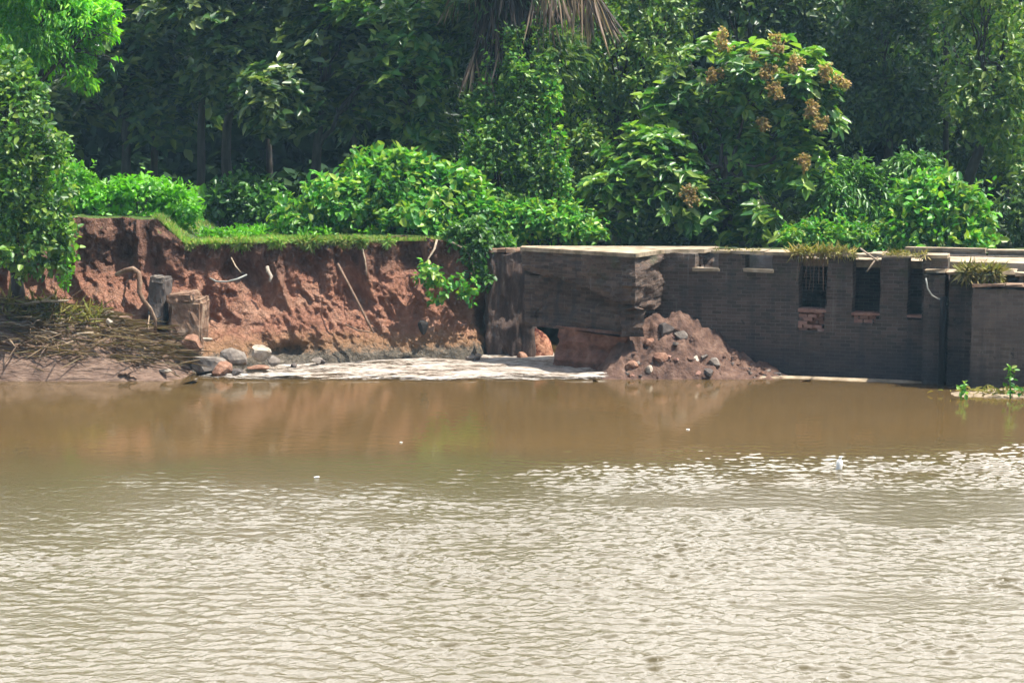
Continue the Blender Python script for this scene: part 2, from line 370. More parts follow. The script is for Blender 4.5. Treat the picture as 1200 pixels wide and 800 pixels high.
# ------------------------------------------------------------------ water
def m_water():
    m, n, l, b = nodes('muddy_water')
    v, p = pos(n, l)
    vl, _ = pos(n, l, (0.10, 0.30, 1)); big = noise(n, l, vl, 1.0, 4)
    b.inputs['IOR'].default_value = 1.333
    c = ramp(n, l, big, [(0.3, (0.072, 0.047, 0.018)), (0.7, (0.092, 0.060, 0.024))])
    cn = math_(n, l, 'ADD', sepxyz(n, l, p)[1], math_(n, l, 'MULTIPLY', math_(n, l, 'SUBTRACT', big, 0.5), 8.0))
    c = mixc(n, l, mrange(n, l, cn, 33.0, 27.0), c, (0.068, 0.056, 0.027))      # olive base nearer the camera, painted in for reflected trees and glare
    l.new(c, b.inputs['Base Color']); l.new(mrange(n, l, sepxyz(n, l, p)[1], 31.0, 25.0, 0.05, 0.13), b.inputs['Roughness'])
    vc, _ = pos(n, l, (5.0, 3.0, 1)); r3 = noise(n, l, vc, 1.0, 4, 0.6)
    vd, _ = pos(n, l, (16, 16, 1)); r4 = noise(n, l, vd, 1.0, 3, 0.6)
    yy = sepxyz(n, l, p)[1]
    bump(n, l, b, math_(n, l, 'ADD', math_(n, l, 'MULTIPLY', r3, 0.45), math_(n, l, 'MULTIPLY', r4, mrange(n, l, yy, 31.0, 26.0, 0.0, 1.3))), 1.0, 0.010)
    return m
M['water'] = m_water()
# wind ripples: real waves; the strip below the bank is sheltered and stays smooth
xs = np.concatenate([[-220, -120, -60, -30, -20], np.arange(-13.5, 13.5, 0.033), [20, 30, 60, 120, 220]])
ys = np.concatenate([[-40, -20, 0, 8, 13], np.arange(15.5, 33.5, 0.029), np.arange(34, 49, 0.5), [60]])
WX, WY = np.meshgrid(xs, ys); q = np.stack([WX, WY, 0 * WX], -1).reshape(-1, 3)
gust = fbm(q * [0.16, 0.34, 1], 4, 201).reshape(WX.shape); gust2 = fbm(q * [0.5, 1.0, 1], 3, 207).reshape(WX.shape)
def sst(x, a, b):
    t = np.clip((x - a) / (b - a), 0, 1); return t * t * (3 - 2 * t)
lim = np.interp(WX, [-14, -8, 0, 1.5, 3, 12], [28.2, 28.2, 29.0, 30.4, 31.2, 32.0]) + 3.0 * gust + 1.2 * gust2
amp = sst(WY, lim + 0.8, lim - 6.0) ** 1.15
for (x, y, rx, ry, dep) in ((5.9, 26.4, 4.2, 1.5, 0.70), (8.5, 24.9, 3.0, 0.8, 0.6), (-4.4, 20.75, 1.5, 0.22, 0.65), (4.7, 20.3, 1.4, 0.35, 0.6), (-9, 27, 3.5, 1.5, 0.3)):
    e = ((WX - x) / rx) ** 2 + ((WY - y) / ry) ** 2 + 1.6 * gust + 0.8 * gust2
    amp *= 1 - dep * sst(e, 1.4, 0.2)
amp *= 0.85 + 0.35 * np.clip(gust2 * 2, -1, 1)
amp *= np.interp(WY, [16, 20, 25, 30], [0.62, 0.74, 0.92, 1.10])
amp *= 0.80 + 0.25 * np.exp(-((WX - 2.5) / 5.0) ** 2 - ((WY - 20.5) / 5.5) ** 2)
inside = sst(np.abs(WX), 13.4, 12.2) * sst(WY, 15.5, 16.3)
hh = 0 * WX; r_ = np.random.default_rng(5)
for k in range(90):
    lam = 0.085 * (4.6 ** r_.uniform(0, 1)); th = r_.normal(R(84), R(27)); kk = 2 * math.pi / lam
    a_ = 0.0076 * lam ** 0.97 * r_.uniform(0.6, 1.2); ph = r_.uniform(0, 6.28)
    w1 = 0.6 * gust2 + 0.35 * np.sin(WX * 0.9 + k) * np.sin(WY * 1.1 + 2 * k)
    arg = kk * (math.cos(th) * WX + math.sin(th) * WY) + ph + 2.0 * w1
    hh += a_ * np.sin(arg)
hh = hh * (amp * 1.25 + 0.008) * inside
tag(qmesh('water', np.stack([WX, WY, hh], -1).reshape(-1, 3), gridq(len(ys), len(xs)), M['water'], smooth=True), kind='structure')

# ------------------------------------------------------------------ ground behind, river bed
def ground_front(x):
    return np.interp(x, [-60, -12, -8.4, -5.7, -3.6, -0.9, -0.4, 2, 12, 60], [42.5, 43.2, 43.2, 44.0, 44.5, 44.9, 47, 47, 43.5, 40])
def ground_z(x, y):
    z = np.interp(x, [-60, -14, -11, -8.9, -8.2, -3, 0, 4, 60], [3.4, 3.5, 3.75, 3.7, 3.04, 3.05, 3.0, 2.75, 2.75])
    near = np.clip((y - 47) / 4, 0, 1)
    z = z * (1 - near) + near * (3.05)
    return z
xs = np.concatenate([np.linspace(-400, -40, 12), np.linspace(-38, 38, 153), np.linspace(40, 400, 12)])
ts = np.concatenate([np.linspace(0, 1, 40) ** 1.5 * 25, np.linspace(28, 700, 14)])
X, T = np.meshgrid(xs, ts)
Yg = ground_front(X) + 0.35 + T
Zg = ground_z(X, Yg) - 0.02 + 0.10 * fbm(np.stack([X, Yg, 0 * X], -1).reshape(-1, 3) * 0.5, 3).reshape(X.shape) * np.clip(T / 2, 0, 1)
tag(qmesh('ground', np.stack([X, Yg, Zg], -1).reshape(-1, 3), gridq(len(ts), len(xs)), M['ground'], smooth=True), kind='structure')
bed = np.array([[-900, -60, -1.6], [900, -60, -1.6], [900, 800, -1.6], [-900, 800, -1.6]], float)
tag(qmesh('river_bed', bed, [[0, 1, 2, 3]], M['mud']), kind='structure')

# ------------------------------------------------------------------ red earth bank
def path(pts, n):
    pts = np.array(pts, float); d = np.r_[0, np.cumsum(np.hypot(*np.diff(pts, axis=0).T))]
    t = np.linspace(0, 1, n) * d[-1]
    return np.stack([np.interp(t, d, pts[:, 0]), np.interp(t, d, pts[:, 1])], -1)
def smooth(a, k=17):
    ker = np.ones(k) / k
    return np.stack([np.convolve(np.pad(a[:, i], k // 2, 'edge'), ker, 'valid') for i in range(2)], -1)
NC = 760; NR = 150
toe = smooth(path([(-22, 41.6), (-12.6, 41.5), (-9.4, 41.35), (-8.0, 41.0), (-7.0, 41.6), (-5.7, 42.3), (-3.2, 43.0), (-1.0, 43.4), (-0.72, 43.9), (-0.62, 45), (-0.6, 48)], NC))
topp = smooth(path([(-22, 43.4), (-12.6, 43.3), (-10.6, 42.9), (-8.9, 43.0), (-8.0, 43.5), (-5.7, 43.85), (-3.2, 44.3), (-1.6, 44.5), (-1.05, 44.9), (-0.95, 45.5), (-0.9, 48)], NC))
cx_ = topp[:, 0]
ztop = np.interp(cx_, [-22, -12, -11, -8.9, -8.3, -3.4, -3.2, -0.9], [3.4, 3.55, 3.72, 3.66, 3.05, 3.05, 3.12, 3.05])
jag = fbm(np.stack([cx_ * 1.6, 0 * cx_, 0 * cx_], -1), 4, 311); topp[:, 1] += jag * 0.22; ztop = ztop + 0.06 * fbm(np.stack([cx_ * 2.5, 0 * cx_, 0 * cx_], -1), 3, 317)
nrm = np.gradient(toe, axis=0); nrm = np.stack([nrm[:, 1], -nrm[:, 0]], -1); nrm /= np.linalg.norm(nrm, axis=1)[:, None]
zv = np.linspace(0, 1, NR)
gv = np.interp(zv, [0, 0.10, 0.16, 0.22, 0.45, 0.62, 0.70, 1.0], [0, 0.02, 0.06, 0.18, 0.55, 0.84, 0.90, 1.0])
V = np.zeros((NR + 4, NC, 3))
arc = np.r_[0, np.cumsum(np.linalg.norm(np.diff(toe, axis=0), axis=1))]
for r in range(NR):
    xy = toe * (1 - gv[r]) + topp * gv[r]
    z = -0.35 + (ztop + 0.35) * zv[r]
    q = np.stack([arc, 0 * arc, z], -1)
    rill = np.abs(fbm(q * [1.15, 1, 0.32], 4, 3)); rill = 0.30 - np.clip(rill * 1.1, 0, 0.42)
    lump = fbm(q * [0.75, 1, 0.9], 3, 9) * 0.36
    blocky = np.abs(fbm(q * [2.4, 1, 2.0], 4, 21)) * -0.36 + fbm(q * [6, 1, 5], 3, 5) * 0.16 + fbm(q * [15, 1, 11], 2, 15) * 0.06 + 0.06
    fade = np.clip((z - 0.1) / 0.5, 0.15, 1) * np.clip((1.03 - zv[r]) / 0.10, 0.35, 1)
    rw = np.interp(zv[r], [0, 0.35, 0.6, 1], [0.25, 0.32, 1.1, 1.2])
    d = (rill * rw + lump + blocky) * fade * 0.78
    # hollows washed into the face
    for hx, hz, rx, rz, dep in ((-7.30, 1.10, 0.34, 0.55, 0.75), (-7.00, 2.28, 0.42, 0.20, 0.55), (-6.55, 2.1, 0.25, 0.2, 0.3), (-5.35, 2.5, 0.35, 0.28, 0.35), (-8.75, 1.35, 0.22, 0.75, 0.8),
                                (-9.9, 2.9, 0.3, 0.3, 0.3), (-2.7, 2.5, 0.4, 0.3, 0.3), (-5.5, 0.35, 0.5, 0.2, 0.5), (-1.75, 2.35, 0.35, 0.3, 0.3), (-7.9, 0.5, 0.3, 0.3, 0.4)):
        d = d - dep * np.exp(-(((xy[:, 0] - hx) / rx) ** 2 + ((z - hz) / rz) ** 2))
    V[r, :, :2] = xy + nrm * d[:, None]
    V[r, :, 2] = z + fbm(q * [1.6, 1, 1.4], 3, 77) * 0.06 * (0 if r == 0 else 1)
for k, (b_, dz) in enumerate(((0.12, 0.0), (0.5, 0.01), (1.2, 0.0), (2.2, -0.08))):
    V[NR + k, :, :2] = topp - nrm * b_; V[NR + k, :, 2] = ztop + dz
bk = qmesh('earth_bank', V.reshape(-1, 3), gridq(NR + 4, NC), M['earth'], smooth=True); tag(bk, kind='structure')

# mud mound in front on the left
def hfield(name, x0, x1, y0, y1, fz, step, mat):
    xs = np.arange(x0, x1, step); ys = np.arange(y0, y1, step); X, Y = np.meshgrid(xs, ys)
    Z = fz(X, Y)
    return qmesh(name, np.stack([X, Y, Z], -1).reshape(-1, 3), gridq(len(ys), len(xs)), mat, smooth=True)
def mound_z(X, Y):
    q = np.stack([X, Y, 0 * X], -1).reshape(-1, 3)
    prof = np.interp(X, [-30, -12.6, -11, -10, -8.9, -8.2, -7.75, -7.4], [1.9, 1.85, 1.62, 1.40, 1.15, 0.55, 0.0, -0.4])
    g = np.clip((Y - 39.65) / 1.7, -0.25, 1.0)
    g = np.where(g > 0, g ** 0.85, g)
    n = fbm(q * [0.9, 1.6, 1], 4, 41).reshape(X.shape) * 0.26 + np.abs(fbm(q * [1.6, 5, 1], 4, 44).reshape(X.shape)) * -0.30 + fbm(q * [7, 9, 1], 2, 46).reshape(X.shape) * 0.06 + 0.08
    z = prof * g + n * np.clip(g * 2.5, 0.12, 1) * np.clip(prof * 2 + 0.2, 0, 1)
    return z - np.clip(Y - 41.6, 0, 3) * 0.4 - 0.02
tag(hfield('mud_slope', -24, -7.3, 39.2, 42.6, mound_z, 0.05, M['mud']), kind='structure')
def mz(x, y): return float(mound_z(np.array([[x]]), np.array([[y]]))[0, 0])

# ------------------------------------------------------------------ foam in the breach
def m_foam():
    m, n, l, b = nodes('foam_water'); v, p = pos(n, l, (0.50, 2.2, 1)); f = noise(n, l, v, 1.6, 6, 0.6)
    v2, _ = pos(n, l, (1.6, 6, 1)); f2 = noise(n, l, v2, 3, 5, 0.65)
    ff = math_(n, l, 'ADD', math_(n, l, 'MULTIPLY', f, 0.5), math_(n, l, 'MULTIPLY', f2, 0.5))
    l.new(ramp(n, l, ff, [(0.42, (0.22, 0.155, 0.10)), (0.52, (0.50, 0.43, 0.36)), (0.62, (0.78, 0.75, 0.70))]), b.inputs['Base Color'])
    b.inputs['Roughness'].default_value = 0.6
    at = n.new('ShaderNodeAttribute'); at.attribute_name = 'cover'
    k = math_(n, l, 'ADD', ff, math_(n, l, 'MULTIPLY', math_(n, l, 'SUBTRACT', at.outputs['Fac'], 0.5), 0.24))
    l.new(mrange(n, l, k, 0.43, 0.60), b.inputs['Alpha'])
    bump(n, l, b, ff, 1.0, 0.25); return m
M['foam'] = m_foam()
xs = np.arange(-7.7, 2.75, 0.05); tv = np.linspace(0, 1, 40)
front = np.interp(xs, [-7.7, -6.5, -2, 1, 2.75], [39.95, 39.75, 39.6, 39.65, 40.15]) + 0.10 * fbm(np.stack([xs * 1.3, 0 * xs, 0 * xs], -1), 3, 61)
back = np.interp(xs, [-7.7, -7.0, -5.8, -3.2, -1, -0.6, 1.0, 1.3, 2.4, 2.75], [40.1, 41.2, 42.4, 43.2, 43.8, 46, 46, 42.4, 41.0, 40.25])
FX, FT = np.meshgrid(xs, tv); FY = front[None] * (1 - FT) + back[None] * FT
fz = 0.012 + np.clip(FT * 10, 0, 1) * (0.05 + 0.09 * fbm(np.stack([FX * 0.9, FY * 2.6, 0 * FX], -1).reshape(-1, 3), 4, 63).reshape(FX.shape))
fo = qmesh('foam', np.stack([FX, FY, fz], -1).reshape(-1, 3), gridq(len(tv), len(xs)), M['foam'], smooth=True)
cov = np.clip(np.minimum(FT * 7, (1 - FT) * 14), 0, 1) * np.clip((FX + 7.9) / 1.5, 0, 1) * np.clip((2.9 - FX) / 1.0, 0, 1)
cov = cov * np.interp(FX, [-7.7, -5, -2, 1, 2.75], [0.55, 0.75, 0.85, 1.0, 0.8])
fo.data.attributes.new('cover', 'FLOAT', 'POINT').data.foreach_set('value', cov.ravel().astype(np.float32))
tag(fo, 'pale churned foam pouring through the breach below the red bank', 'foam', kind='stuff')
# pale silt line along the foot of the wall
xs = np.arange(2.3, 9.9, 0.05); 
wy = np.interp(xs, [2.3, 4, 6.7, 9.5, 9.9], [40.25, 40.3, 40.35, 39.5, 39.3])
wd = 0.22 * np.clip(np.minimum((xs - 2.3) * 2, (9.9 - xs) * 1.2), 0, 1) * (1 + 0.5 * fbm(np.stack([xs, 0 * xs, 0 * xs], -1), 3, 91))
FX = np.stack([xs] * 5); FT = np.linspace(-1, 1, 5)[:, None]
FY = wy[None] + FT * wd[None]; FZ = 0.045 * (1 - FT ** 2) * np.clip(wd * 6, 0, 1)[None] + 0.0 * FX - 0.006
tag(qmesh('silt_strip', np.stack([FX, FY, FZ], -1).reshape(-1, 3), gridq(5, len(xs)), M['coping'], smooth=True), kind='structure')

# ------------------------------------------------------------------ brick wall with openings
W0 = np.array([3.75, 41.76]); WA = math.atan2(-0.356, 1.0)
wall = empty('brick_wall', (W0[0], W0[1], 0), 'long dark brick sluice wall with square openings and a broken overhanging end', 'wall', rz=WA)
du = np.array([math.cos(WA), math.sin(WA)]); dw = np.array([math.sin(WA), -math.cos(WA)])   # dw points to the camera
def px2u(px, w=0.0):                                             # where the wall face meets this column of the view
    s = (px - 600) / 2000 / cp
    # approximate: X = k*Y along face
    k = (px - 600) / 2000 * 1.0
    # iterate on depth
    u = 0
    for _ in range(20):
        y = W0[1] + du[1] * u - dw[1] * w; x = P(px, 330, y)[0]; u = (x - W0[0] + dw[0] * w) / du[0]
    return u
def py2z(px, py):
    u = px2u(px); return P(px, py, W0[1] + du[1] * u)[2]
def u_rect(x0, y0, x1, y1):
    return px2u(x0), px2u(x1), py2z(x0, y1), py2z(x1, y0)
def holed(us, zs, holes, t, seed, amp, y_front=0.0):
    us = sorted(set(np.round(us, 4))); zs = sorted(set(np.round(zs, 4)))
    nu, nz = len(us), len(zs); v = []; f = []
    def solid(i, j):
        if i < 0 or j < 0 or i >= nu - 1 or j >= nz - 1: return False
        u = (us[i] + us[i + 1]) / 2; z = (zs[j] + zs[j + 1]) / 2
        return not any(h[0] < u < h[1] and h[2] < z < h[3] for h in holes)
    q = np.array([[u, 0, z] for z in zs for u in us])
    dn = (fbm(q * [1.1, 1, 1.3], 3, seed) * 0.05 + fbm(q * [5, 1, 8], 2, seed + 4) * 0.02) * amp
    ju = fbm(q * [4, 1, 4], 2, seed + 8) * 0.02 * amp; jz = fbm(q * [4, 1, 4], 2, seed + 9) * 0.02 * amp
    A = q + np.stack([ju, -dn + y_front, jz], -1); B = q + np.stack([ju, t + 0 * dn + y_front, jz], -1)
    v = np.vstack([A, B]); o = len(A); I = lambda i, j: j * nu + i
    for i in range(nu - 1):
        for j in range(nz - 1):
            if not solid(i, j): continue
            a, b, c, d = I(i, j), I(i + 1, j), I(i + 1, j + 1), I(i, j + 1)
            f.append((a, b, c, d)); f.append((o + a, o + d, o + c, o + b))
            if not solid(i - 1, j): f.append((a, d, o + d, o + a))
            if not solid(i + 1, j): f.append((b, o + b, o + c, c))
            if not solid(i, j - 1): f.append((a, o + a, o + b, b))
            if not solid(i, j + 1): f.append((d, c, o + c, o + d))
    return v, f
UE = px2u(1110)
opens = [u_rect(814, 299, 842, 314), u_rect(873, 301, 905, 315), u_rect(936, 303, 969, 362), u_rect(999, 304, 1032, 366), u_rect(1064, 306, 1081, 369)]
patches = [u_rect(936, 362, 967, 388), u_rect(1001, 366, 1027, 378)]
holes = list(opens) + list(patches)
us = list(np.arange(-0.5, UE, 0.09)) + [UE] + [h[k] for h in holes for k in (0, 1)]
us = [u for u in us if not any(0 < abs(u - h[k]) < 0.03 for h in holes for k in (0, 1))]
ZT = 2.88
zs = list(np.arange(-0.6, ZT - 0.05, 0.085)) + [ZT] + [h[k] for h in holes for k in (2, 3)]
zs = [z for z in zs if not any(0 < abs(z - h[k]) < 0.03 for h in holes for k in (2, 3))]
v, f = holed(us, zs, holes, 0.55, 5, 1.0)
wf_ = mesh('wall_face', v, f, M['brick'], wall, local=True)
# rear wall; unseen roof and partition added to keep the tall openings dark
mb = MB(); mb.box((0.3, 1.5, -0.5), (opens[2][0] - 0.62, 1.9, 2.80)); mb.build('rear_wall', M['brickpale'], wall, local=True)  # paler brick stands in for light falling on this wall
mb = MB(); mb.box((opens[2][0] - 0.605, 2.6, -0.5), (UE + 6, 2.9, 2.80)); mb.build('chamber_wall', M['brick'], wall, local=True)
mb = MB(); mb.box((opens[2][0] - 0.6, 0.56, 2.60), (UE + 3, 2.59, 2.78)); mb.build('shade_roof', M['coping'], wall, local=True)
mb = MB(); mb.box((opens[2][0] - 0.75, 0.56, 0), (opens[2][0] - 0.61, 2.59, 2.80)); mb.build('shade_partition', M['brick'], wall, local=True)
# coping along the top, broken into uneven stones
mb = MB(); u = 1.15; random.seed(3)
k = 0
while u < UE:
    ln = random.uniform(0.35, 0.9); z1 = ZT + random.uniform(0.05, 0.10)
    if random.random() > 0.08: mb.box((u, -0.02 - random.uniform(0, .03), ZT + 0.004), (min(u + ln, UE) - 0.012, 0.56 + random.uniform(0, .3), z1), 0.012)
    u += ln
mb.build('coping', M['coping'], wall, local=True)
for h in opens[:2]:
    mb = MB(); mb.box((h[0] - 0.03, -0.10, h[2] - 0.07), (h[1] + 0.03, 0.30, h[2] + 0.012), 0.01); mb.build('window_sill', M['coping'], wf_, local=True)
for h in opens[2:]:
    mb = MB(); mb.box((h[0] - 0.0, -0.03, h[2] - 0.06), (h[1], 0.30, h[2] - 0.002), 0.01); mb.build('window_sill', M['brickred'], wf_, local=True)
for h in patches:
    mb = MB(); z = h[2]; row = 0
    while z < h[3] - 0.03:
        u = h[0] - (0.11 if row % 2 else 0)
        while u < h[1]:
            a, b = max(u, h[0]), min(u + 0.22, h[1])
            if b - a > 0.05:
                y = random.choice([0.02, 0.05, 0.12, 0.2, -0.015])
                mb.box((a + 0.006, y, z), (b - 0.006, 0.4, min(z + 0.078, h[3])), 0.008)
            u += 0.23
        z += 0.085; row += 1
    mb.build('broken_brickwork', M['brickred'], wf_, local=True)
# iron bars left in the openings (dark, thin) 
# wing: overhanging broken end, prism in world coordinates converted to wall space
def w2l(p):
    d = np.array(p[:2]) - W0; return (float(d @ du), float(d @ -dw), p[2])
def prism(poly, z0, z1, nz, amp, seed, seg=0.10, cap=True):
    pts = []
    for a, b in zip(poly, poly[1:] + poly[:1]):
        a = np.array(a); b = np.array(b); n = max(1, int(np.linalg.norm(b - a) / seg))
        for i in range(n): pts.append(a + (b - a) * i / n)
    pts = np.array(pts); n = len(pts)
    t = np.roll(pts, -1, 0) - np.roll(pts, 1, 0); nn = np.stack([t[:, 1], -t[:, 0]], -1); nn /= np.linalg.norm(nn, axis=1)[:, None]
    V = []; zs = np.linspace(z0, z1, nz)
    for z in zs:
        q = np.stack([pts[:, 0] * 1.0, pts[:, 1] * 1.0, 0 * pts[:, 0] + z], -1)
        d = (fbm(q * [1.2, 1.2, 1.6], 4, seed) * 0.13 + np.abs(fbm(q * [0.6, 0.6, 2.4], 3, seed + 3)) * -0.16 + fbm(q * [5, 5, 9], 2, seed + 6) * 0.03) * amp
        if z > z1 - 0.05: d = d * 0.4
        if seed == 31:
            lip = np.interp(pts[:, 0], [0.2, 0.9, 1.9, 2.9], [2.35, 2.3, 1.95, 1.62]) + 0.16 * fbm(q * [2.2, 2.2, 0], 3, 5)
            d = d - 0.42 * np.clip((lip - z) / 0.08, 0, 1) * (0.75 + 0.25 * np.clip((z - 0.9) / 0.8, 0, 1))
        xy = pts + nn * d[:, None]
        for p in xy: V.append(w2l((p[0], p[1], z)))
    F = []
    for j in range(nz - 1):
        for i in range(n): F.append((j * n + i, j * n + (i + 1) % n, (j + 1) * n + (i + 1) % n, (j + 1) * n + i))
    if cap:
        F.append(tuple(range(n))[::-1]); F.append(tuple((nz - 1) * n + i for i in range(n)))
    return V, F
Pw = lambda px, Y: tuple(P(px, 295, Y)[:2])
ptop = [Pw(611, 42.75), Pw(745, 40.2), (3.72, 41.72), (4.7, 41.9), (5.2, 43.0), Pw(613, 43.35)]
v, f = prism(ptop, 0.95, 2.86, 44, 1.5, 31, 0.07); mesh('overhanging_end', v, f, M['brickwing'], wall, local=True, smooth=False)
cent = np.mean(np.array(ptop), 0)
plow = [Pw(650, 42.35), Pw(735, 40.80), Pw(772, 41.5), (4.6, 42.2), (4.6, 43.0), Pw(652, 43.0)]
v, f = prism(plow, -0.6, 1.02, 30, 1.7, 37, 0.07); mesh('footing', v, f, M['red_core'], wall, local=True)
v, f = prism([tuple(np.array(p) + (np.array(p) - cent) * 0.012) for p in ptop], 2.864, 2.96, 3, 0.25, 33); mesh('cap_slab', v, f, M['coping'], wall, local=True)
# pier at the right end, nearer to the water
def pbox(mb, x0, x1, yf, yb, z0, z1, seed):
    pass
ua, ub = px2u(1086), px2u(1141)
v, f = holed(list(np.arange(ua, px2u(1112), 0.09)) + [px2u(1109)], list(np.arange(-0.6, 2.60, 0.085)), [], 0.9, 15, 1.0, -0.42); mesh('pier', v, f, M['brick'], wall, local=True)
v, f = holed(list(np.arange(px2u(1114.5), px2u(1150) + 0.2, 0.09)), list(np.arange(-0.6, 2.56, 0.085)), [], 1.1, 16, 1.0, -0.40); mesh('pier', v, f, M['brick'], wall, local=True)
v, f = holed(list(np.arange(px2u(1112), px2u(1112) + 6, 0.10)), list(np.arange(-0.6, 2.37, 0.085)), [], 0.5, 17, 0.8, -0.10); mesh('pier_back', v, f, M['brick'], wall, local=True)
ufr = px2u(1140, -1.05)
v, f = holed(list(np.arange(ufr, ufr + 5.0, 0.09)), list(np.arange(-0.6, 2.36, 0.085)), [], 1.0, 18, 1.1, -1.05); mesh('pier_front', v, f, M['brickwarm'], wall, local=True)
mb = MB(); random.seed(5); u = ua
while u < ufr + 0.9:
    ln = random.uniform(0.3, 0.6); mb.box((u, -0.53 - random.uniform(0, .03), 2.57), (u + ln - 0.01, 0.3, 2.62 + random.uniform(0, .06)), 0.03); u += ln
mb.build('pier_cap', M['coping'], wall, local=True)
mb = MB(); u = ufr
while u < ufr + 5:
    ln = random.uniform(0.3, 0.7); mb.box((u, -1.08 - random.uniform(0, .03), 2.345), (u + ln - 0.01, -0.45, 2.375 + random.uniform(0, .05)), 0.028); u += ln
mb.build('pier_cap', M['concrete'], wall, local=True)
mb = MB(); v_, f_ = rough_box((ufr - 0.15, -0.72, 2.34), (ufr + 0.62, -0.15, 2.68), 0.04, 65); mb.add(v_, f_); v_, f_ = rough_box((ufr + 0.95, -0.45, 2.34), (ufr + 4, -0.10, 2.64), 0.04, 66); mb.add(v_, f_); mb.build('raised_block', M['brickwarm'], wall, local=True)
# farther wall seen above the pier on the right
par = empty('parapet_wall', (11.4, 42.4, 0), 'low brick parapet behind the right pier with pale coping', 'wall', rz=WA)
mb = MB(); mb.box((-1.6, 0, 1.5), (0.35, 0.4, 2.86)); mb.box((0.42, 0, 1.5), (6, 0.4, 2.84)); mb.build('parapet_face', M['brickpale'], par, local=True)
mb = MB(); mb.box((-1.6, -0.05, 2.864), (0.36, 0.45, 2.94), 0.01); mb.box((0.40, -0.05, 2.845), (6, 0.45, 2.93), 0.01); mb.build('parapet_coping', M['coping'], par, local=True)

def l2w(u, wv_, z):
    p = W0 + du * u - dw * wv_; return Vector((p[0], p[1], z))
# black bar in place of a shaded slot, and a cord, on the pier
mb = MB(); a = P(1108.5, 352, 39.25); z0 = l2w(px2u(1108.5), -0.55, 0)
pp = l2w(px2u(1109), -0.58, 0)
mb.tube([(pp.x, pp.y, -0.6), (pp.x, pp.y, 1.0), (pp.x, pp.y, 2.05)], 0.075, 10)
tag(mb.build('slot_bar', M['slot'], None, True), 'black upright bar standing in for a shaded slot down the brick pier into the water', 'slot')
mb = MB(); pts = []
for i, (x, y) in enumerate(((1085, 326), (1087, 338), (1092, 346), (1099, 350), (1106, 351), (1110, 357))):
    pts.append(P(x, y, pp.y - 0.02 + 0.01 * i))
mb.tube(pts, 0.018, 6); tag(mb.build('cord', M['hose'], None, True), 'pale cord looping from the wall to the top of the black bar', 'cord')

# ------------------------------------------------------------------ old stub at the end of the bank
pst = [tuple(P(572, 300, 44.1)[:2]), tuple(P(623, 300, 44.0)[:2]), tuple(P(618, 300, 46.5)[:2]), tuple(P(570, 300, 46.5)[:2])]
wsave = W0, du, dw
pts = pst; nz = 34; cols = []
stub = empty('wall_stub', (float(P(598, 300, 45)[0]), 45, 0), 'water-stained upright masonry stub between the red bank and the dark wall', 'wall stub')
def prism_w(poly, z0, z1, nz, seed, taper, amp, seg=0.05):
    pts = []
    for a, b in zip(poly, poly[1:] + poly[:1]):
        a = np.array(a); b = np.array(b); n = max(1, int(np.linalg.norm(b - a) / seg))
        for i in range(n): pts.append(a + (b - a) * i / n)
    pts = np.array(pts); n = len(pts); c = pts.mean(0)
    t = np.roll(pts, -1, 0) - np.roll(pts, 1, 0); nn = np.stack([t[:, 1], -t[:, 0]], -1); nn /= np.linalg.norm(nn, axis=1)[:, None]
    V = []
    for z in np.linspace(z0, z1, nz):
        k = (z - z0) / (z1 - z0); q = np.stack([pts[:, 0], pts[:, 1], 0 * pts[:, 0] + z], -1)
        d = (np.abs(fbm(q * [2.8, 2.8, 0.75], 4, seed)) * -0.40 + fbm(q * [1, 1, 1.2], 3, seed + 1) * 0.10 + fbm(q * [2.6, 2.6, 1.0], 4, seed + 2) * 0.20 + 0.06) * amp
        xy = c + (pts - c) * (1 + taper * (1 - k)) + nn * d[:, None]
        for p in xy: V.append((p[0], p[1], z + (0.06 * math.sin(p[0] * 9) if k == 1 else 0)))
    F = [(j * n + i, j * n + (i + 1) % n, (j + 1) * n + (i + 1) % n, (j + 1) * n + i) for j in range(nz - 1) for i in range(n)]
    F.append(tuple((nz - 1) * n + i for i in range(n)))
    return V, F
v, f = prism_w(pst, -0.5, 2.74, 40, 51, 0.06, 1.0); mesh('stub_face', v, f, M['stub'], stub, True)
mb = MB(); a = P(573, 296, 44.15); b = P(613, 298, 44.15)
for i in range(4):
    x0 = a[0] + (b[0] - a[0]) * i / 4; x1 = a[0] + (b[0] - a[0]) * (i + 1) / 4 - 0.01
    mb.box((x0, 44.0, 2.75), (x1, 45.5, 2.80 + random.uniform(0, .04)), 0.015)
mb.build('stub_cap', M['concrete'], stub)

# ------------------------------------------------------------------ stones
def stone_mesh(name, sx, sy, sz, mat, seed, sub=3, cuts=13, rough=0.16):
    bm = bmesh.new(); bmesh.ops.create_icosphere(bm, subdivisions=sub, radius=1)
    r = np.random.default_rng(seed); v = np.array([q.co for q in bm.verts])
    for _ in range(cuts):
        n = r.normal(size=3); n /= np.linalg.norm(n); d = r.uniform(0.45, 0.8)
        k = v @ n; v = np.where((k > d)[:, None], v - n * (k - d)[:, None], v)
    v = v * (1 + rough * fbm(v * 1.7 + seed, 3, seed % 97)[:, None]) * [sx, sy, sz]
    for q, c in zip(bm.verts, v): q.co = c
    me = bpy.data.meshes.new(name); bm.to_mesh(me); bm.free(); me.materials.append(mat)
    return me
def stone(name, px, py, Y, sx, sy, sz, mat, label, cat, seed, rot=0.0, group=None, tilt=0.0):
    o = bpy.data.objects.new(name, stone_mesh(name, sx, sy, sz, M[mat], seed)); COL.objects.link(o)
    o.location = P(px, py, Y); o.rotation_euler = (tilt * 0.5, tilt, rot)
    return tag(o, label, cat, group)
GB = 'boulders at the foot of the red bank'
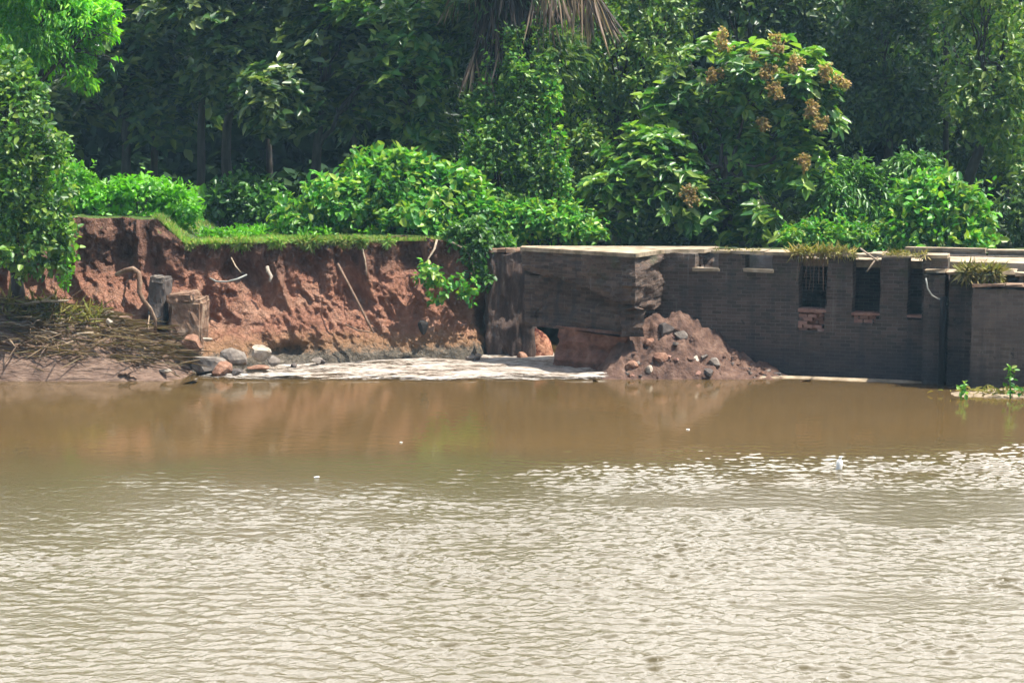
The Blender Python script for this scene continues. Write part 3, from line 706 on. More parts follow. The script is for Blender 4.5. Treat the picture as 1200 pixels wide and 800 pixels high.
stone('boulder', 243, 428, 40.9, 0.57, 0.47, 0.32, 'stone_grey', 'flat-topped brown boulder at the left end of the boulders by the foam', 'boulder', 1, 0.2, GB)
stone('boulder', 262, 432, 40.6, 0.35, 0.32, 0.27, 'stone_red', 'reddish boulder wedged in front of the flat-topped brown one', 'boulder', 2, 0.7, GB)
stone('boulder', 274, 419, 41.2, 0.46, 0.41, 0.35, 'stone_grey', 'grey rounded boulder in the middle of the boulders by the foam', 'boulder', 3, 1.2, GB)
stone('boulder', 277, 436, 40.6, 0.20, 0.22, 0.15, 'stone_dark', 'dark wet boulder touching the water below the grey rounded one', 'boulder', 4, 0.1, GB)
stone('boulder', 304, 416, 41.5, 0.35, 0.35, 0.27, 'stone_pale', 'pale tan boulder perched highest on the right of the boulders', 'boulder', 5, 0.5, GB)
stone('boulder', 320, 422, 41.4, 0.20, 0.20, 0.17, 'stone_grey', 'small grey boulder at the right end of the boulders', 'boulder', 6, 1.7, GB)
stone('boulder', 300, 431, 41.0, 0.34, 0.22, 0.08, 'stone_red', 'flat rusty slab of rock lying on the foam edge', 'boulder', 7, 0.1, GB)
stone('boulder', 243, 398, 41.3, 0.14, 0.12, 0.08, 'stone_pale', 'small white stone on the slope above the boulders', 'stone', 8, 0.3)
stone('boulder', 225, 404, 41.1, 0.30, 0.25, 0.28, 'stone_red', 'red earth-stained boulder at the foot of the concrete block', 'boulder', 9, 0.9, GB)
stone('stone', 194, 435, 40.0, 0.20, 0.10, 0.07, 'stone_pale', 'pale flat stone at the right foot of the mud slope', 'stone', 10, -0.3)
stone('stone', 111, 442, 39.8, 0.08, 0.07, 0.06, 'stone_pale', 'tiny pale stone on the waterline below the dry reeds', 'stone', 11)
stone('stone', 496, 383, 43.0, 0.17, 0.13, 0.20, 'lump_black', 'black round lump set in the red bank right of the leaning stick', 'stone', 12)  # black lump stands for a dark spot in the bank
stone('stone', 128, 376, 40.5, 0.10, 0.10, 0.09, 'stone_pale', 'pale stone among the dry reeds near the bent root', 'stone', 13)
# grey toe stones along the foot of the bank
random.seed(21)
for k in range(9):
    px = random.uniform(340, 560); Yt = float(np.interp(px, [330, 450, 560], [42.1, 42.75, 43.25]))
    z = random.uniform(0.02, 0.20); s = random.uniform(0.06, 0.15); p = P(px, 400, Yt)
    o = bpy.data.objects.new('toe_stone', stone_mesh('toe_stone', s * 1.3, s, s * 0.8, M[random.choice(['stone_dark', 'stone_dark', 'stone_grey'])], 200 + k, 2)); COL.objects.link(o)
    o.location = (p[0], Yt - 0.05, z); o.rotation_euler = (0, 0, random.uniform(0, 3))
    tag(o, 'small grey wet stone in the row along the foot of the red bank', 'stone', 'grey stones along the foot of the red bank')
# laterite block seen through the gap under the overhang
stone('laterite_block', 632, 405, 44.2, 0.50, 0.40, 0.50, 'laterite', 'orange pitted laterite block in the gap under the overhanging brickwork', 'block', 15, 0.2)
stone('laterite_block', 612, 418, 43.9, 0.22, 0.2, 0.2, 'stone_red', 'small rusty block left of the orange pitted block', 'block', 16, 0.2)

# rubble heap against the wall
def heap_z(X, Y):
    q = np.stack([X, Y, 0 * X], -1).reshape(-1, 3)
    ridge = np.interp(X, [1.9, 2.15, 2.8, 3.45, 3.8, 4.2, 4.6, 5.4, 6.3, 7.0], [-0.3, 0.14, 0.86, 1.28, 1.42, 1.36, 1.10, 0.64, 0.30, -0.3])
    g = np.clip((Y - 39.95) / 1.25, -0.3, 1)
    n = fbm(q * [1.6, 1.6, 1], 4, 71).reshape(X.shape) * 0.34 + np.abs(fbm(q * [4, 4, 1], 3, 75).reshape(X.shape)) * -0.30 + fbm(q * [9, 9, 1], 2, 76).reshape(X.shape) * 0.07 + 0.05
    return ridge * np.where(g > 0, g ** 0.8, g) + n * np.clip(ridge + 0.2, 0.05, 1) * np.clip(g * 3, 0.1, 1) - 0.02
hp = hfield('rubble_heap', 1.9, 7.05, 39.6, 42.4, heap_z, 0.045, M['rubble'])
tag(hp, 'reddish heap of collapsed earth and brick leaning on the dark wall', 'rubble heap')
random.seed(31)
bigs = [(762, 432, 'stone_pale', 'pale squared block low on the front of the rubble heap', 0.13), (780, 352+34, 'stone_dark', 'dark slab near the peak of the rubble heap', 0.22),
        (797, 393, 'stone_grey', 'flat grey block right below the peak of the rubble heap', 0.17), (760, 402, 'stone_red', 'red block halfway up the left side of the rubble heap', 0.20),
        (815, 420, 'stone_pale', 'cream stone at the right centre of the rubble heap', 0.11), (742, 428, 'stone_red', 'large red block at the lower left of the rubble heap', 0.18),
        (838, 424, 'stone_grey', 'grey stone low on the right slope of the rubble heap', 0.16), (775, 418, 'stone_red', 'rust-red chunk in the middle of the rubble heap', 0.17),
        (830, 438, 'stone_dark', 'dark stone at the waterline below the rubble heap', 0.16)]
def on_heap(px, py):
    best = None
    for Y in np.linspace(39.7, 42.3, 90):
        p = P(px, py, Y); z = float(heap_z(np.array([[p[0]]]), np.array([[p[1]]]))[0, 0])
        if p[2] <= z: return p
        best = p
    return None
for k, (px, py, mt, lb, s) in enumerate(bigs):
    p = on_heap(px, py)
    if p is None: p = P(px, py, 40.2)
    o = bpy.data.objects.new('rubble_stone', stone_mesh('rubble_stone', s * 1.25, s, s * 0.85, M[mt], 300 + k, 2, 9)); COL.objects.link(o)
    o.location = p; o.rotation_euler = (random.uniform(-.4, .4), random.uniform(-.4, .4), random.uniform(0, 3))
    tag(o, lb, 'stone', 'stones on the rubble heap')
for k in range(50):
    px = random.uniform(705, 925); top = np.interp(px, [700, 800, 860, 930], [438, 372, 415, 438]); py = top + (443 - top) * random.random() ** 0.6
    p = on_heap(px, py)
    if p is None: continue
    s = random.uniform(0.025, 0.075)
    mt_ = M[random.choice(['stone_red', 'rubble', 'rubble', 'brickred', 'stone_dark', 'rubble', 'stone_grey'])]
    if k % 3:
        v_, f_ = rough_box((-s * 1.2, -s * 0.7, -s * 0.5), (s * 1.2, s * 0.7, s * 0.5), 0.012, 400 + k); o = mesh('rubble_stone', v_, f_, mt_)
    else:
        o = bpy.data.objects.new('rubble_stone', stone_mesh('rubble_stone', s * 1.3, s, s * 0.8, mt_, 400 + k, 2, 8)); COL.objects.link(o)
    o.location = p; o.rotation_euler = (random.uniform(-.6, .6), random.uniform(-.6, .6), random.uniform(0, 3))
    tag(o, 'small loose fragment strewn over the rubble heap', 'stone', 'small fragments on the rubble heap')

# ------------------------------------------------------------------ concrete remains in the bank
cb = empty('concrete_block', P(212, 372, 41.3), 'tan broken concrete block sticking out of the bank beside a dark gap', 'concrete block')
mb = MB(); a = P(195, 396, 41.2); b = P(230, 344, 41.2)
v, f = rough_box((a[0], 41.45, a[2] - 0.5), (b[0] + 0.05, 42.6, b[2] - 0.16), 0.06, 57, rot=0.05); mesh('block', v, f, M['concrete'], cb)
a = P(192, 356, 41.2); b = P(226, 345, 41.2); v, f = rough_box((a[0], 41.40, a[2]), (b[0], 42.2, b[2]), 0.06, 58, rot=-0.10); mesh('ledge', v, f, M['concrete'], cb)
mb = MB(); a = P(170, 366, 41.2); b = P(187, 321, 41.2); v_, f_ = rough_box((a[0], 41.5, a[2] - 0.4), (b[0], 42.5, b[2] - 0.12), 0.06, 61, rot=0.10); mb.add(v_, f_)
tag(mb.build('slab', M['stone_dark']), 'dark upright slab between the bent root and the tan concrete block', 'slab')
mb = MB(); a = P(174, 326, 41.1); b = P(187, 320, 41.1); v_, f_ = rough_box((a[0], 41.4, a[2] - 0.15), (b[0] + 0.02, 41.75, b[2] - 0.10), 0.03, 62, rot=0.16); mb.add(v_, f_)
tag(mb.build('brick', M['stone_grey']), 'pale grey brick lying on the dark upright slab', 'brick')
mb = MB(); pts = [P(x, y, Y) for x, y, Y in ((136, 322, 41.2), (146, 317, 41.05), (156, 315, 40.95), (162, 319, 40.9), (164, 330, 40.85), (163, 342, 40.85), (168, 352, 40.85), (176, 361, 40.9), (182, 374, 41), (182, 392, 41.1))]
mb.tube(pts, [0.05, 0.055, 0.06, 0.065, 0.06, 0.055, 0.05, 0.045, 0.04, 0.035], 10, 0.12)
tag(mb.build('bent_root', M['concrete'], None, True), 'pale bent root arching out of the bank above the dry reeds', 'root')

# ------------------------------------------------------------------ sticks and roots on the bank
def stick(name, pix, rad, mat, label, cat, group=None):
    mb = MB(); mb.tube([P(*q) for q in pix], rad, 7, 0.08); return tag(mb.build(name, M[mat], None, True), label, cat, group)
stick('leaning_stick', ((396, 309, 43.35), (408, 332, 43.05), (421, 357, 42.8), (431, 377, 42.65), (438, 390, 42.55)), [0.030, 0.034, 0.036, 0.034, 0.025], 'root', 'long brown stick leaning against the red bank', 'stick')
stick('fallen_stick', ((405, 380, 42.7), (420, 387, 42.6), (434, 389, 42.55)), [0.02, 0.022, 0.018], 'root', 'short stick lying at the foot of the long leaning stick', 'stick')
stick('hose', ((246, 326, 42.5), (254, 330, 42.2), (266, 330, 42.1), (278, 327, 42.1), (289, 322, 42.4)), 0.022, 'hose', 'pale hose sagging across the hollow in the red bank', 'hose')
stick('hanging_root', ((512, 281, 44.1), (509, 292, 43.9), (502, 303, 43.75), (498, 318, 43.6)), [0.03, 0.028, 0.022, 0.015], 'wood', 'pale root hanging over the bank edge above the creeper', 'root')
stick('hanging_root', ((530, 284, 44.2), (545, 292, 44.1), (553, 304, 44.0), (556, 320, 43.9)), [0.02, 0.02, 0.016, 0.01], 'wood', 'thin root curving down by the right corner of the bank', 'root')
stick('hanging_root', ((271, 302, 43.3), (276, 312, 43.0), (283, 320, 42.8)), [0.02, 0.02, 0.01], 'wood', 'short root poking out above the sagging hose', 'root')
stick('hanging_root', ((425, 292, 43.8), (428, 305, 43.6), (430, 322, 43.4)), [0.018, 0.016, 0.01], 'wood', 'thin root hanging below the grass lip over the leaning stick', 'root')
mb = MB(); a = P(313, 312, 43.2); mb.tube([a, P(314, 318, 43.15), P(318, 324, 43.05), P(316, 330, 43.0)], [0.04, 0.06, 0.05, 0.03], 8, 0.2)
tag(mb.build('rag', M['stone_pale'], None, True), 'crumpled white rag caught on the red bank', 'rag')
stick('crossed_stick', ((1008, 291, 40.1), (1016, 297, 40.0), (1029, 306, 39.9)), 0.022, 'wood', 'broken stick lying on the wall top over the middle tall opening, sloping right', 'stick')
stick('crossed_stick', ((1035, 296, 40.1), (1026, 304, 39.95), (1016, 318, 39.75)), 0.022, 'wood', 'broken stick hanging in front of the middle tall opening, sloping left', 'stick')

# ------------------------------------------------------------------ leaves
def leaves(d, n, o, L_, W_, fold=0.18, droop=0.15):
    """d blade direction, n leaf normal, o base; arrays -> verts, quads"""
    d = d / np.linalg.norm(d, axis=1)[:, None]
    n = n - d * np.sum(n * d, 1)[:, None]; n = n / (np.linalg.norm(n, axis=1)[:, None] + 1e-9)
    s = np.cross(d, n); L_ = np.asarray(L_)[:, None]; W_ = np.asarray(W_)[:, None]
    def q(a, b, c): return o + d * (a * L_) + s * (b * W_) + n * (c * L_)
    v = np.stack([q(0, 0, 0), q(0.32, 0.5, fold), q(0.72, 0.38, fold * 0.6 - droop * 0.5), q(1, 0, -droop), q(0.72, -0.38, fold * 0.6 - droop * 0.5), q(0.32, -0.5, fold)], 1)
    N_ = len(o); b = (np.arange(N_) * 6)[:, None]
    f = np.concatenate([b + np.array([[0, 1, 2, 3]]), b + np.array([[0, 3, 4, 5]])], 0)
    return v.reshape(-1, 3), f
def unit(n_):
    v = rng.normal(size=(n_, 3)); return v / np.linalg.norm(v, axis=1)[:, None]
UPV = np.array([0, 0, 1.0])
def lobe_points(lobes, n_, shell=0.22, gap=0.0, gs=1.0, seed=0, up=0.25):
    """lobes: (cx,cy,cz,rx,ry,rz)"""
    lb = np.array(lobes, float); ar = (lb[:, 3] * lb[:, 5] + lb[:, 4] * lb[:, 5] + lb[:, 3] * lb[:, 4])
    out = []; outn = []; got = 0
    while got < n_:
        m = n_ * 2; k = rng.choice(len(lb), m, p=ar / ar.sum()); d = unit(m); d[:, 2] += up; d /= np.linalg.norm(d, axis=1)[:, None]
        r = 1 - np.abs(rng.normal(0, shell, m)); r = np.clip(r, 0.05, 1) + rng.uniform(-0.05, 0.08, m)
        bumpy = 1 + 0.22 * fbm(d * 2.2 + k[:, None] * 7.3, 3, seed)
        p = lb[k, :3] + d * (r * bumpy)[:, None] * lb[k, 3:]
        ok = fbm(p * gs, 3, seed + 5) > gap - 1 if gap <= 0 else fbm(p * gs, 3, seed + 5) > (gap - 0.5)
        out.append(p[ok]); outn.append(d[ok]); got += ok.sum()
    return np.concatenate(out)[:n_], np.concatenate(outn)[:n_]
def foliage(lobes, n_, size, ratio=0.5, k=5, spread=0.16, style='bush', shell=0.26, gap=0.25, gs=1.0, seed=0, up=0.25, droop=0.15):
    c, cn = lobe_points(lobes, max(1, n_ // k), shell, gap, gs, seed, up)
    C = np.repeat(c, k, 0); CN = np.repeat(cn, k, 0); m = len(C)
    if style == 'rosette':
        ax = CN * 0.5 + UPV * 0.8 + unit(m // k).repeat(k, 0) * 0.35; ax /= np.linalg.norm(ax, axis=1)[:, None]
        ref = np.cross(ax, np.array([0.3, 0.9, 0.1])); ref /= np.linalg.norm(ref, axis=1)[:, None]; r2 = np.cross(ax, ref)
        ang = (np.tile(np.arange(k), m // k) / k * 2 * np.pi) + rng.uniform(0, 6.28, m // k).repeat(k) + rng.normal(0, 0.25, m)
        d = ref * np.cos(ang)[:, None] + r2 * np.sin(ang)[:, None] + ax * rng.uniform(-0.1, 0.7, m)[:, None] 
        o = C + ax * rng.uniform(-0.5, 0.3, m)[:, None] * size * 0.6; nn = ax + unit(m) * 0.25
    elif style == 'droop':
        d = CN * np.array([1, 1, 0.3]) * 0.7 + unit(m) * 0.45 - UPV * 0.35; o = C + unit(m) * spread; nn = UPV * 0.9 + CN * 0.4 + unit(m) * 0.4
    else:
        d = CN * 0.5 + unit(m) * 0.9 - UPV * 0.15; o = C + unit(m) * spread * rng.uniform(0.2, 1.2, m)[:, None]; nn = UPV * 0.75 + CN * 0.45 + unit(m) * 0.55
    S = size * rng.uniform(0.5, 1.35, m)
    return leaves(d, nn, o, S, S * ratio * rng.uniform(0.85, 1.15, m), 0.14, droop)
def lobe(px, py, rx, ry, Y, dy=None):
    c = P(px, py, Y); k = Y / 2000
    return (c[0], c[1], c[2], rx * k, (dy if dy else rx * k * 0.8), ry * k)
def trunk_mb(base, limbs, r0):
    mb = MB()
    for pts, r in limbs:
        mb.tube(pts, r, 8, 0.06)
    return mb
def plant(name, base, label, cat, lobes, n_, size, mat, group=None, stems=True, **kw):
    root = empty(name, base, label, cat, group)
    v, f = foliage(lobes, n_, size, **kw)
    if n_ > 2000:
        oo = []; dd = []
        for q in lobes:
            for _ in range(9):
                d0 = unit(1)[0]; d0[2] = abs(d0[2]) * 0.8 + 0.15; d0 /= np.linalg.norm(d0)
                st = np.array(q[:3]) + d0 * np.array(q[3:]) * 0.9; ax = d0 * 0.6 + np.array([0, 0, 0.6]) + rng.normal(0, 0.3, 3); ln = rng.uniform(0.2, 0.55)
                for t in np.linspace(0, 1, 7):
                    oo.append(st + ax * ln * t + np.array([0, 0, -0.12 * t * t])); dd.append(ax * 0.4 + rng.normal(0, 0.8, 3))
        oo = np.array(oo); v3, f3 = leaves(np.array(dd), UPV + unit(len(oo)) * 0.6, oo, size * rng.uniform(0.5, 1.2, len(oo)), size * 0.5 * rng.uniform(0.5, 1.2, len(oo)), 0.14, 0.15)
        f = np.vstack([f, f3 + len(v)]); v = np.vstack([v, v3])
    qmesh('foliage', v, f, M[mat], root)
    if stems:
        mb = MB(); b = Vector(base)
        for q in lobes:
            for _ in range(2):
                t = Vector((q[0] + random.uniform(-.4, .4) * q[3], q[1] + random.uniform(-.4, .4) * q[4], q[2] + 0.5 * q[5]))
                st = Vector((b.x * 0.5 + q[0] * 0.5 + random.uniform(-.15, .15), b.y, b.z - 0.1))
                pts = curve_pts(st, t, 5, 0.0, 0.05); mb.tube(pts, [0.035 - 0.005 * i for i in range(6)], 6)
        mb.build('stems', M['bark'], root, True)
    return root
def tree(name, base, label, lobes, n_, size, mat, group=None, r0=0.2, trunk_pts=None, **kw):
    root = empty(name, base, label, 'tree', group)
    v, f = foliage(lobes, n_, size, **kw); qmesh('crown', v, f, M[mat], root)
    b = Vector(base); zc = min(q[2] for q in lobes); top = Vector(np.mean(np.array(lobes)[:, :3], 0))
    tp = [Vector(p) for p in trunk_pts] if trunk_pts else curve_pts(b - Vector((0, 0, 0.4)), top, 8, 0, 0.07)
    mb = MB(); nT = len(tp); mb.tube(tp, [r0 * (1.25 if i == 0 else 1) * (1 - 0.75 * i / (nT - 1)) for i in range(nT)], 10, 0.05)
    tro = mb.build('trunk', M['bark'], root, True)
    mb = MB()
    for q in lobes:
        i = random.randint(nT // 2, nT - 2); s = tp[i]; e = Vector((q[0], q[1], q[2] + 0.25 * q[5]))
        pts = curve_pts(s, e, 6, 0.15, 0.10); r = r0 * (1 - 0.75 * i / (nT - 1)) * 0.7
        mb.tube(pts, [r * (1 - 0.85 * j / 6) for j in range(7)], 7)
        for _ in range(4):
            e2 = Vector((q[0] + random.uniform(-.8, .8) * q[3], q[1] + random.uniform(-.8, .8) * q[4], q[2] + random.uniform(-.5, .8) * q[5]))
            pts2 = curve_pts(pts[3], e2, 5, 0.1, 0.08); mb.tube(pts2, [r * 0.45 * (1 - 0.8 * j / 5) for j in range(6)], 5)
    mb.build('limbs', M['bark'], tro, True, local=True)
    return root

# --- left: leafy creeper covered tree and feathery tree
tree('creeper_tree', P(20, 330, 41.8), 'creeper-draped green tree leaning over the dry reeds at the left edge',
     [lobe(20, 150, 55, 55, 40.7), lobe(-20, 230, 70, 70, 40.7), lobe(40, 215, 48, 60, 40.5), lobe(35, 285, 48, 42, 40.5), lobe(0, 100, 40, 40, 41), lobe(62, 275, 22, 40, 40.6), lobe(-60, 150, 60, 100, 41)],
     13000, 0.17, 'leaf_creeper', r0=0.16, ratio=0.6, k=6, spread=0.2, gap=0.28, gs=1.1, seed=2)
tree('feathery_tree', P(-90, 330, 42.4), 'bright yellow-green feathery tree reaching in at the top left corner',
     [lobe(60, 20, 75, 42, 43.4), lobe(20, 55, 60, 35, 43.2), lobe(100, 40, 36, 32, 43.4), lobe(70, 80, 38, 16, 43.2), lobe(-40, 10, 90, 60, 44), lobe(40, -40, 90, 40, 43.6), lobe(142, 12, 20, 9, 43), lobe(124, 68, 18, 9, 43), lobe(98, 92, 16, 8, 43), lobe(132, 42, 16, 7, 42.8)],
     20000, 0.19, 'leaf_feather', r0=0.2, ratio=0.28, k=8, spread=0.16, style='droop', gap=0.44, gs=1.5, seed=4, droop=0.3)
# --- bushes on the bank
plant('bush', P(160, 262, 44.3), 'lime green bush on top of the bank at its left end', 'bush',
      [lobe(118, 245, 34, 26, 44.2), lobe(165, 236, 42, 28, 44.4), lobe(205, 245, 28, 24, 44.4), lobe(85, 225, 26, 30, 44.2)], 5500, 0.17, 'leaf_lime', ratio=0.5, k=5, spread=0.16, gap=0.18, seed=6)
plant('bush', P(450, 272, 46.8), 'large rounded bright green bush in the middle of the bank top', 'bush',
      [lobe(470, 225, 62, 45, 47), lobe(400, 240, 48, 32, 46.6), lobe(535, 235, 48, 42, 46.8), lobe(350, 258, 34, 18, 46.4), lobe(500, 260, 70, 28, 46.2), lobe(440, 205, 36, 26, 47.2), lobe(560, 262, 28, 30, 46)],
      10500, 0.23, 'leaf_bright', ratio=0.62, k=5, spread=0.2, gap=0.22, gs=1.2, seed=8)
plant('shrub', P(290, 265, 48.5), 'dim green shrub under the dark trees left of the large bush', 'shrub',
      [lobe(290, 232, 34, 26, 49), lobe(240, 245, 26, 20, 49), lobe(318, 250, 24, 18, 48.5)], 2200, 0.22, 'leaf_mid', ratio=0.6, k=5, spread=0.2, gap=0.25, seed=10)
plant('creeper_mound', P(640, 282, 46.2), 'low mound of green creeper behind the broken brick platform', 'creeper',
      [lobe(620, 262, 42, 24, 46.2), lobe(665, 268, 36, 18, 46), lobe(690, 276, 18, 10, 45.5), lobe(590, 268, 25, 28, 45.8)], 4000, 0.17, 'leaf_bright', ratio=0.6, k=5, spread=0.15, gap=0.2, seed=12)
plant('bush', P(1100, 296, 45), 'round bright green bush behind the wall near its right end', 'bush',
      [lobe(1095, 250, 48, 42, 45), lobe(1060, 268, 32, 28, 44.8), lobe(1135, 265, 30, 36, 44.8), lobe(1095, 225, 30, 18, 45.2), lobe(1100, 285, 55, 20, 44.6)], 5000, 0.23, 'leaf_bright', ratio=0.6, k=5, spread=0.2, gap=0.24, seed=14)
plant('creeper_mound', P(990, 292, 44.6), 'low green creeper spilling along the wall top beside the round bush', 'creeper',
      [lobe(950, 278, 34, 16, 44.8), lobe(1000, 280, 40, 14, 44.8), lobe(1035, 285, 28, 12, 44.6)], 3200, 0.17, 'leaf_bright', ratio=0.5, k=5, spread=0.15, gap=0.2, seed=16)
plant('shrub', P(1005, 285, 47.5), 'feathery dark shrub between the orange-flowered tree and the round bush', 'shrub',
      [lobe(1000, 225, 34, 36, 47.5), lobe(975, 245, 28, 34, 47.2), lobe(1030, 240, 26, 30, 47.5), lobe(1070, 205, 30, 25, 48)], 4500, 0.20, 'leaf_mid', ratio=0.35, k=6, spread=0.2, style='droop', gap=0.3, seed=18)
plant('shrub', P(1190, 290, 46.5), 'dim shrub at the right edge behind the parapet', 'shrub',
      [lobe(1190, 265, 40, 32, 46.5), lobe(1230, 240, 50, 50, 46.8)], 2600, 0.20, 'leaf_dark', ratio=0.5, k=5, spread=0.2, gap=0.25, seed=19)
# --- palm with climber
palm = empty('palm_tree', P(578, 275, 48.6), 'tall palm with dead brown fronds hanging round its creeper-clad trunk', 'palm tree')
pb = P(578, 290, 48.6); tp = [Vector((pb[0] + 0.03 * math.sin(i), 48.6, 2.6 + i * 0.55)) for i in range(18)]
mb = MB(); mb.tube(tp, [0.36 if i == 0 else 0.30 + 0.02 * (i % 2) for i in range(18)], 14, 0.04); mb.build('trunk', M['bark'], palm, True)
ptip = tp[-1]
for k in range(16):                                        # green fan fronds high above
    a = k * 2.4; el = random.uniform(-0.2, 0.9); d = np.array([math.cos(a) * math.cos(el), math.sin(a) * math.cos(el), math.sin(el)])
    n_ = 34; t = rng.uniform(-0.9, 0.9, n_); side = np.cross(d, UPV); side /= np.linalg.norm(side); b0 = np.array(ptip) + d * 1.1
    dd = d[None] * np.cos(t)[:, None] + side[None] * np.sin(t)[:, None]
    v, f = leaves(dd, np.tile(np.cross(side, d), (n_, 1)) + unit(n_) * 0.2, np.tile(b0, (n_, 1)), np.full(n_, 1.3), np.full(n_, 0.07), 0.05, 0.25)
    fr = qmesh('frond', v, f, M['leaf_dark'], palm)
v, f = foliage([lobe(585, -25, 75, 60, 48.8), lobe(600, 40, 48, 50, 49.2), lobe(640, 75, 40, 45, 49.6), lobe(545, 60, 30, 60, 49.6)], 5200, 0.34, k=6, spread=0.25, gap=0.1, seed=66, ratio=0.22, style='droop')
qmesh('crown', v, f, M['leaf_dark'], palm)
n_ = 900; zz = rng.uniform(8.2, 12.2, n_); an = rng.uniform(0, 2 * np.pi, n_); rr = 0.35 + 0.30 * rng.uniform(0, 1, n_)
o = np.stack([pb[0] + 0.35 + np.cos(an) * rr, 48.3 + np.sin(an) * rr, zz], -1)
v, f = leaves(np.stack([np.cos(an) * .25, np.sin(an) * .25, -np.ones(n_)], -1) + unit(n_) * 0.12, unit(n_), o, rng.uniform(0.7, 1.5, n_), np.full(n_, 0.07), 0.03, 0.05)
qmesh('leaf_skirt', v, f, M['skirt'], palm)
def dead_frond(px, py, Y, n_, length, wid, sp=0.0):
    b0 = P(px, py, Y); t = rng.uniform(-1, 1, n_)
    o = np.stack([b0[0] + t * wid, b0[1] + rng.normal(0, 0.12, n_), b0[2] + rng.uniform(-0.15, 0.15, n_)], -1)
    d = np.stack([t * 0.35 + sp + rng.normal(0, 0.08, n_), rng.normal(0, 0.12, n_) - 0.1, -np.ones(n_)], -1)
    ln = length * rng.uniform(0.6, 1.1, n_); v, f = leaves(d, unit(n_), o, ln, np.full(n_, 0.055), 0.02, 0.04)
    qmesh('dead_frond', v, f, M['frond'], palm)
for q in ((566, 42, 48.2, 18, 1.7, 0.16, 0.0), (545, -20, 48.3, 14, 1.2, 0.3, -0.1), (655, -6, 47.6, 30, 1.3, 0.4, 0.12), (684, -16, 47.6, 30, 1.7, 0.3, 0.2),
          (632, -10, 47.8, 18, 1.5, 0.25, 0.05), (694, -4, 47.4, 24, 1.5, 0.16, 0.25), (590, 55, 47.9, 14, 1.5, 0.12, 0.05), (556, 70, 47.9, 12, 1.3, 0.1, -0.05), (572, 80, 47.8, 14, 1.3, 0.12, 0.05)):
    dead_frond(*q)
plant('climbing_creeper', P(600, 278, 48), 'curtain of green creeper climbing the palm trunk down to the bank', 'creeper',
      [lobe(614, 105, 26, 44, 47.4), lobe(622, 150, 30, 50, 47.2), lobe(628, 200, 34, 50, 47.0), lobe(640, 245, 34, 38, 46.8), lobe(580, 200, 34, 60, 47.3), lobe(590, 250, 46, 36, 46.8), lobe(572, 140, 26, 44, 47.8), lobe(642, 105, 10, 34, 47.2), lobe(634, 62, 13, 36, 47.5), lobe(578, 85, 14, 36, 47.8), lobe(606, 60, 14, 30, 47.5)], 15000, 0.14, 'leaf_creeper', ratio=0.65, k=5, spread=0.14, gap=0.36, gs=1.6, seed=20)
plant('climbing_creeper', P(640, 275, 47.2), 'strand of creeper hanging on the right side of the palm, coloured brighter for sunlight', 'creeper',  # sunlit edge of the creeper put in as a brighter leaf colour
      [lobe(648, 130, 9, 40, 46.9, 0.3), lobe(652, 180, 11, 40, 46.6, 0.3), lobe(655, 230, 14, 40, 46.3, 0.35), lobe(665, 258, 20, 20, 46.1, 0.4)], 1500, 0.15, 'leaf_bright', ratio=0.65, k=5, spread=0.1, gap=0.15, seed=22)
# --- teak tree with orange flower heads
tl = [lobe(900, 95, 75, 50, 48), lobe(830, 95, 55, 45, 48.5), lobe(950, 130, 40, 55, 47.6), lobe(760, 200, 60, 50, 47.6), lobe(720, 235, 40, 40, 47.2), lobe(940, 210, 38, 55, 47.2), lobe(800, 235, 60, 45, 47.4), lobe(880, 170, 60, 50, 48.6), lobe(860, 250, 60, 40, 47.4), lobe(800, 140, 50, 45, 48.6), lobe(905, 260, 40, 30, 46.8)]
teak = tree('flowering_tree', P(850, 292, 48.4), 'broad-leaved tree with orange flower heads behind the brick wall', tl, 8800, 0.35, 'leaf_teak', r0=0.22, ratio=0.5, k=7, style='rosette', gap=0.30, gs=0.9, seed=24, shell=0.25, droop=0.3)
for (px, py, s, Y) in ((845, 46, 15, 47.4), (908, 52, 16, 47.2), (932, 74, 12, 47.1), (969, 86, 15, 46.9), (898, 84, 12, 46.8), (878, 66, 10, 47.2), (950, 126, 12, 46.6), (905, 105, 12, 46.6), (965, 145, 9, 46.7), (806, 228, 15, 46.2), (945, 190, 11, 46.3), (835, 88, 10, 47.2), (985, 95, 8, 46.9), (895, 145, 9, 46.6)):
    v, f = foliage([lobe(px, py, s * 0.6, s * 0.8, Y), lobe(px + (px * 7 % 11 - 5), py + s * 0.5, s * 0.7, s * 0.55, Y - 0.1), lobe(px + (px * 5 % 9 - 4) * 2, py - s * 0.2, s * 0.4, s * 0.5, Y)], 380, 0.075, ratio=0.8, k=7, spread=0.05, shell=0.5, gap=-9, seed=1)
    qmesh('flower_head', v, f, M['flower'], teak.children[0], local=True)
# --- small light tree between palm and teak
tree('light_tree', P(720, 275, 52.5), 'pale green fine-leaved tree between the palm and the orange-flowered tree',
     [lobe(720, 60, 60, 60, 52), lobe(770, 30, 50, 45, 52.5), lobe(690, 120, 45, 60, 52), lobe(760, 110, 40, 45, 51.5), lobe(740, -40, 80, 50, 53), lobe(690, 190, 40, 40, 51)], 11000, 0.20, 'leaf_fine', r0=0.2, ratio=0.5, k=6, spread=0.24, gap=0.30, seed=26)
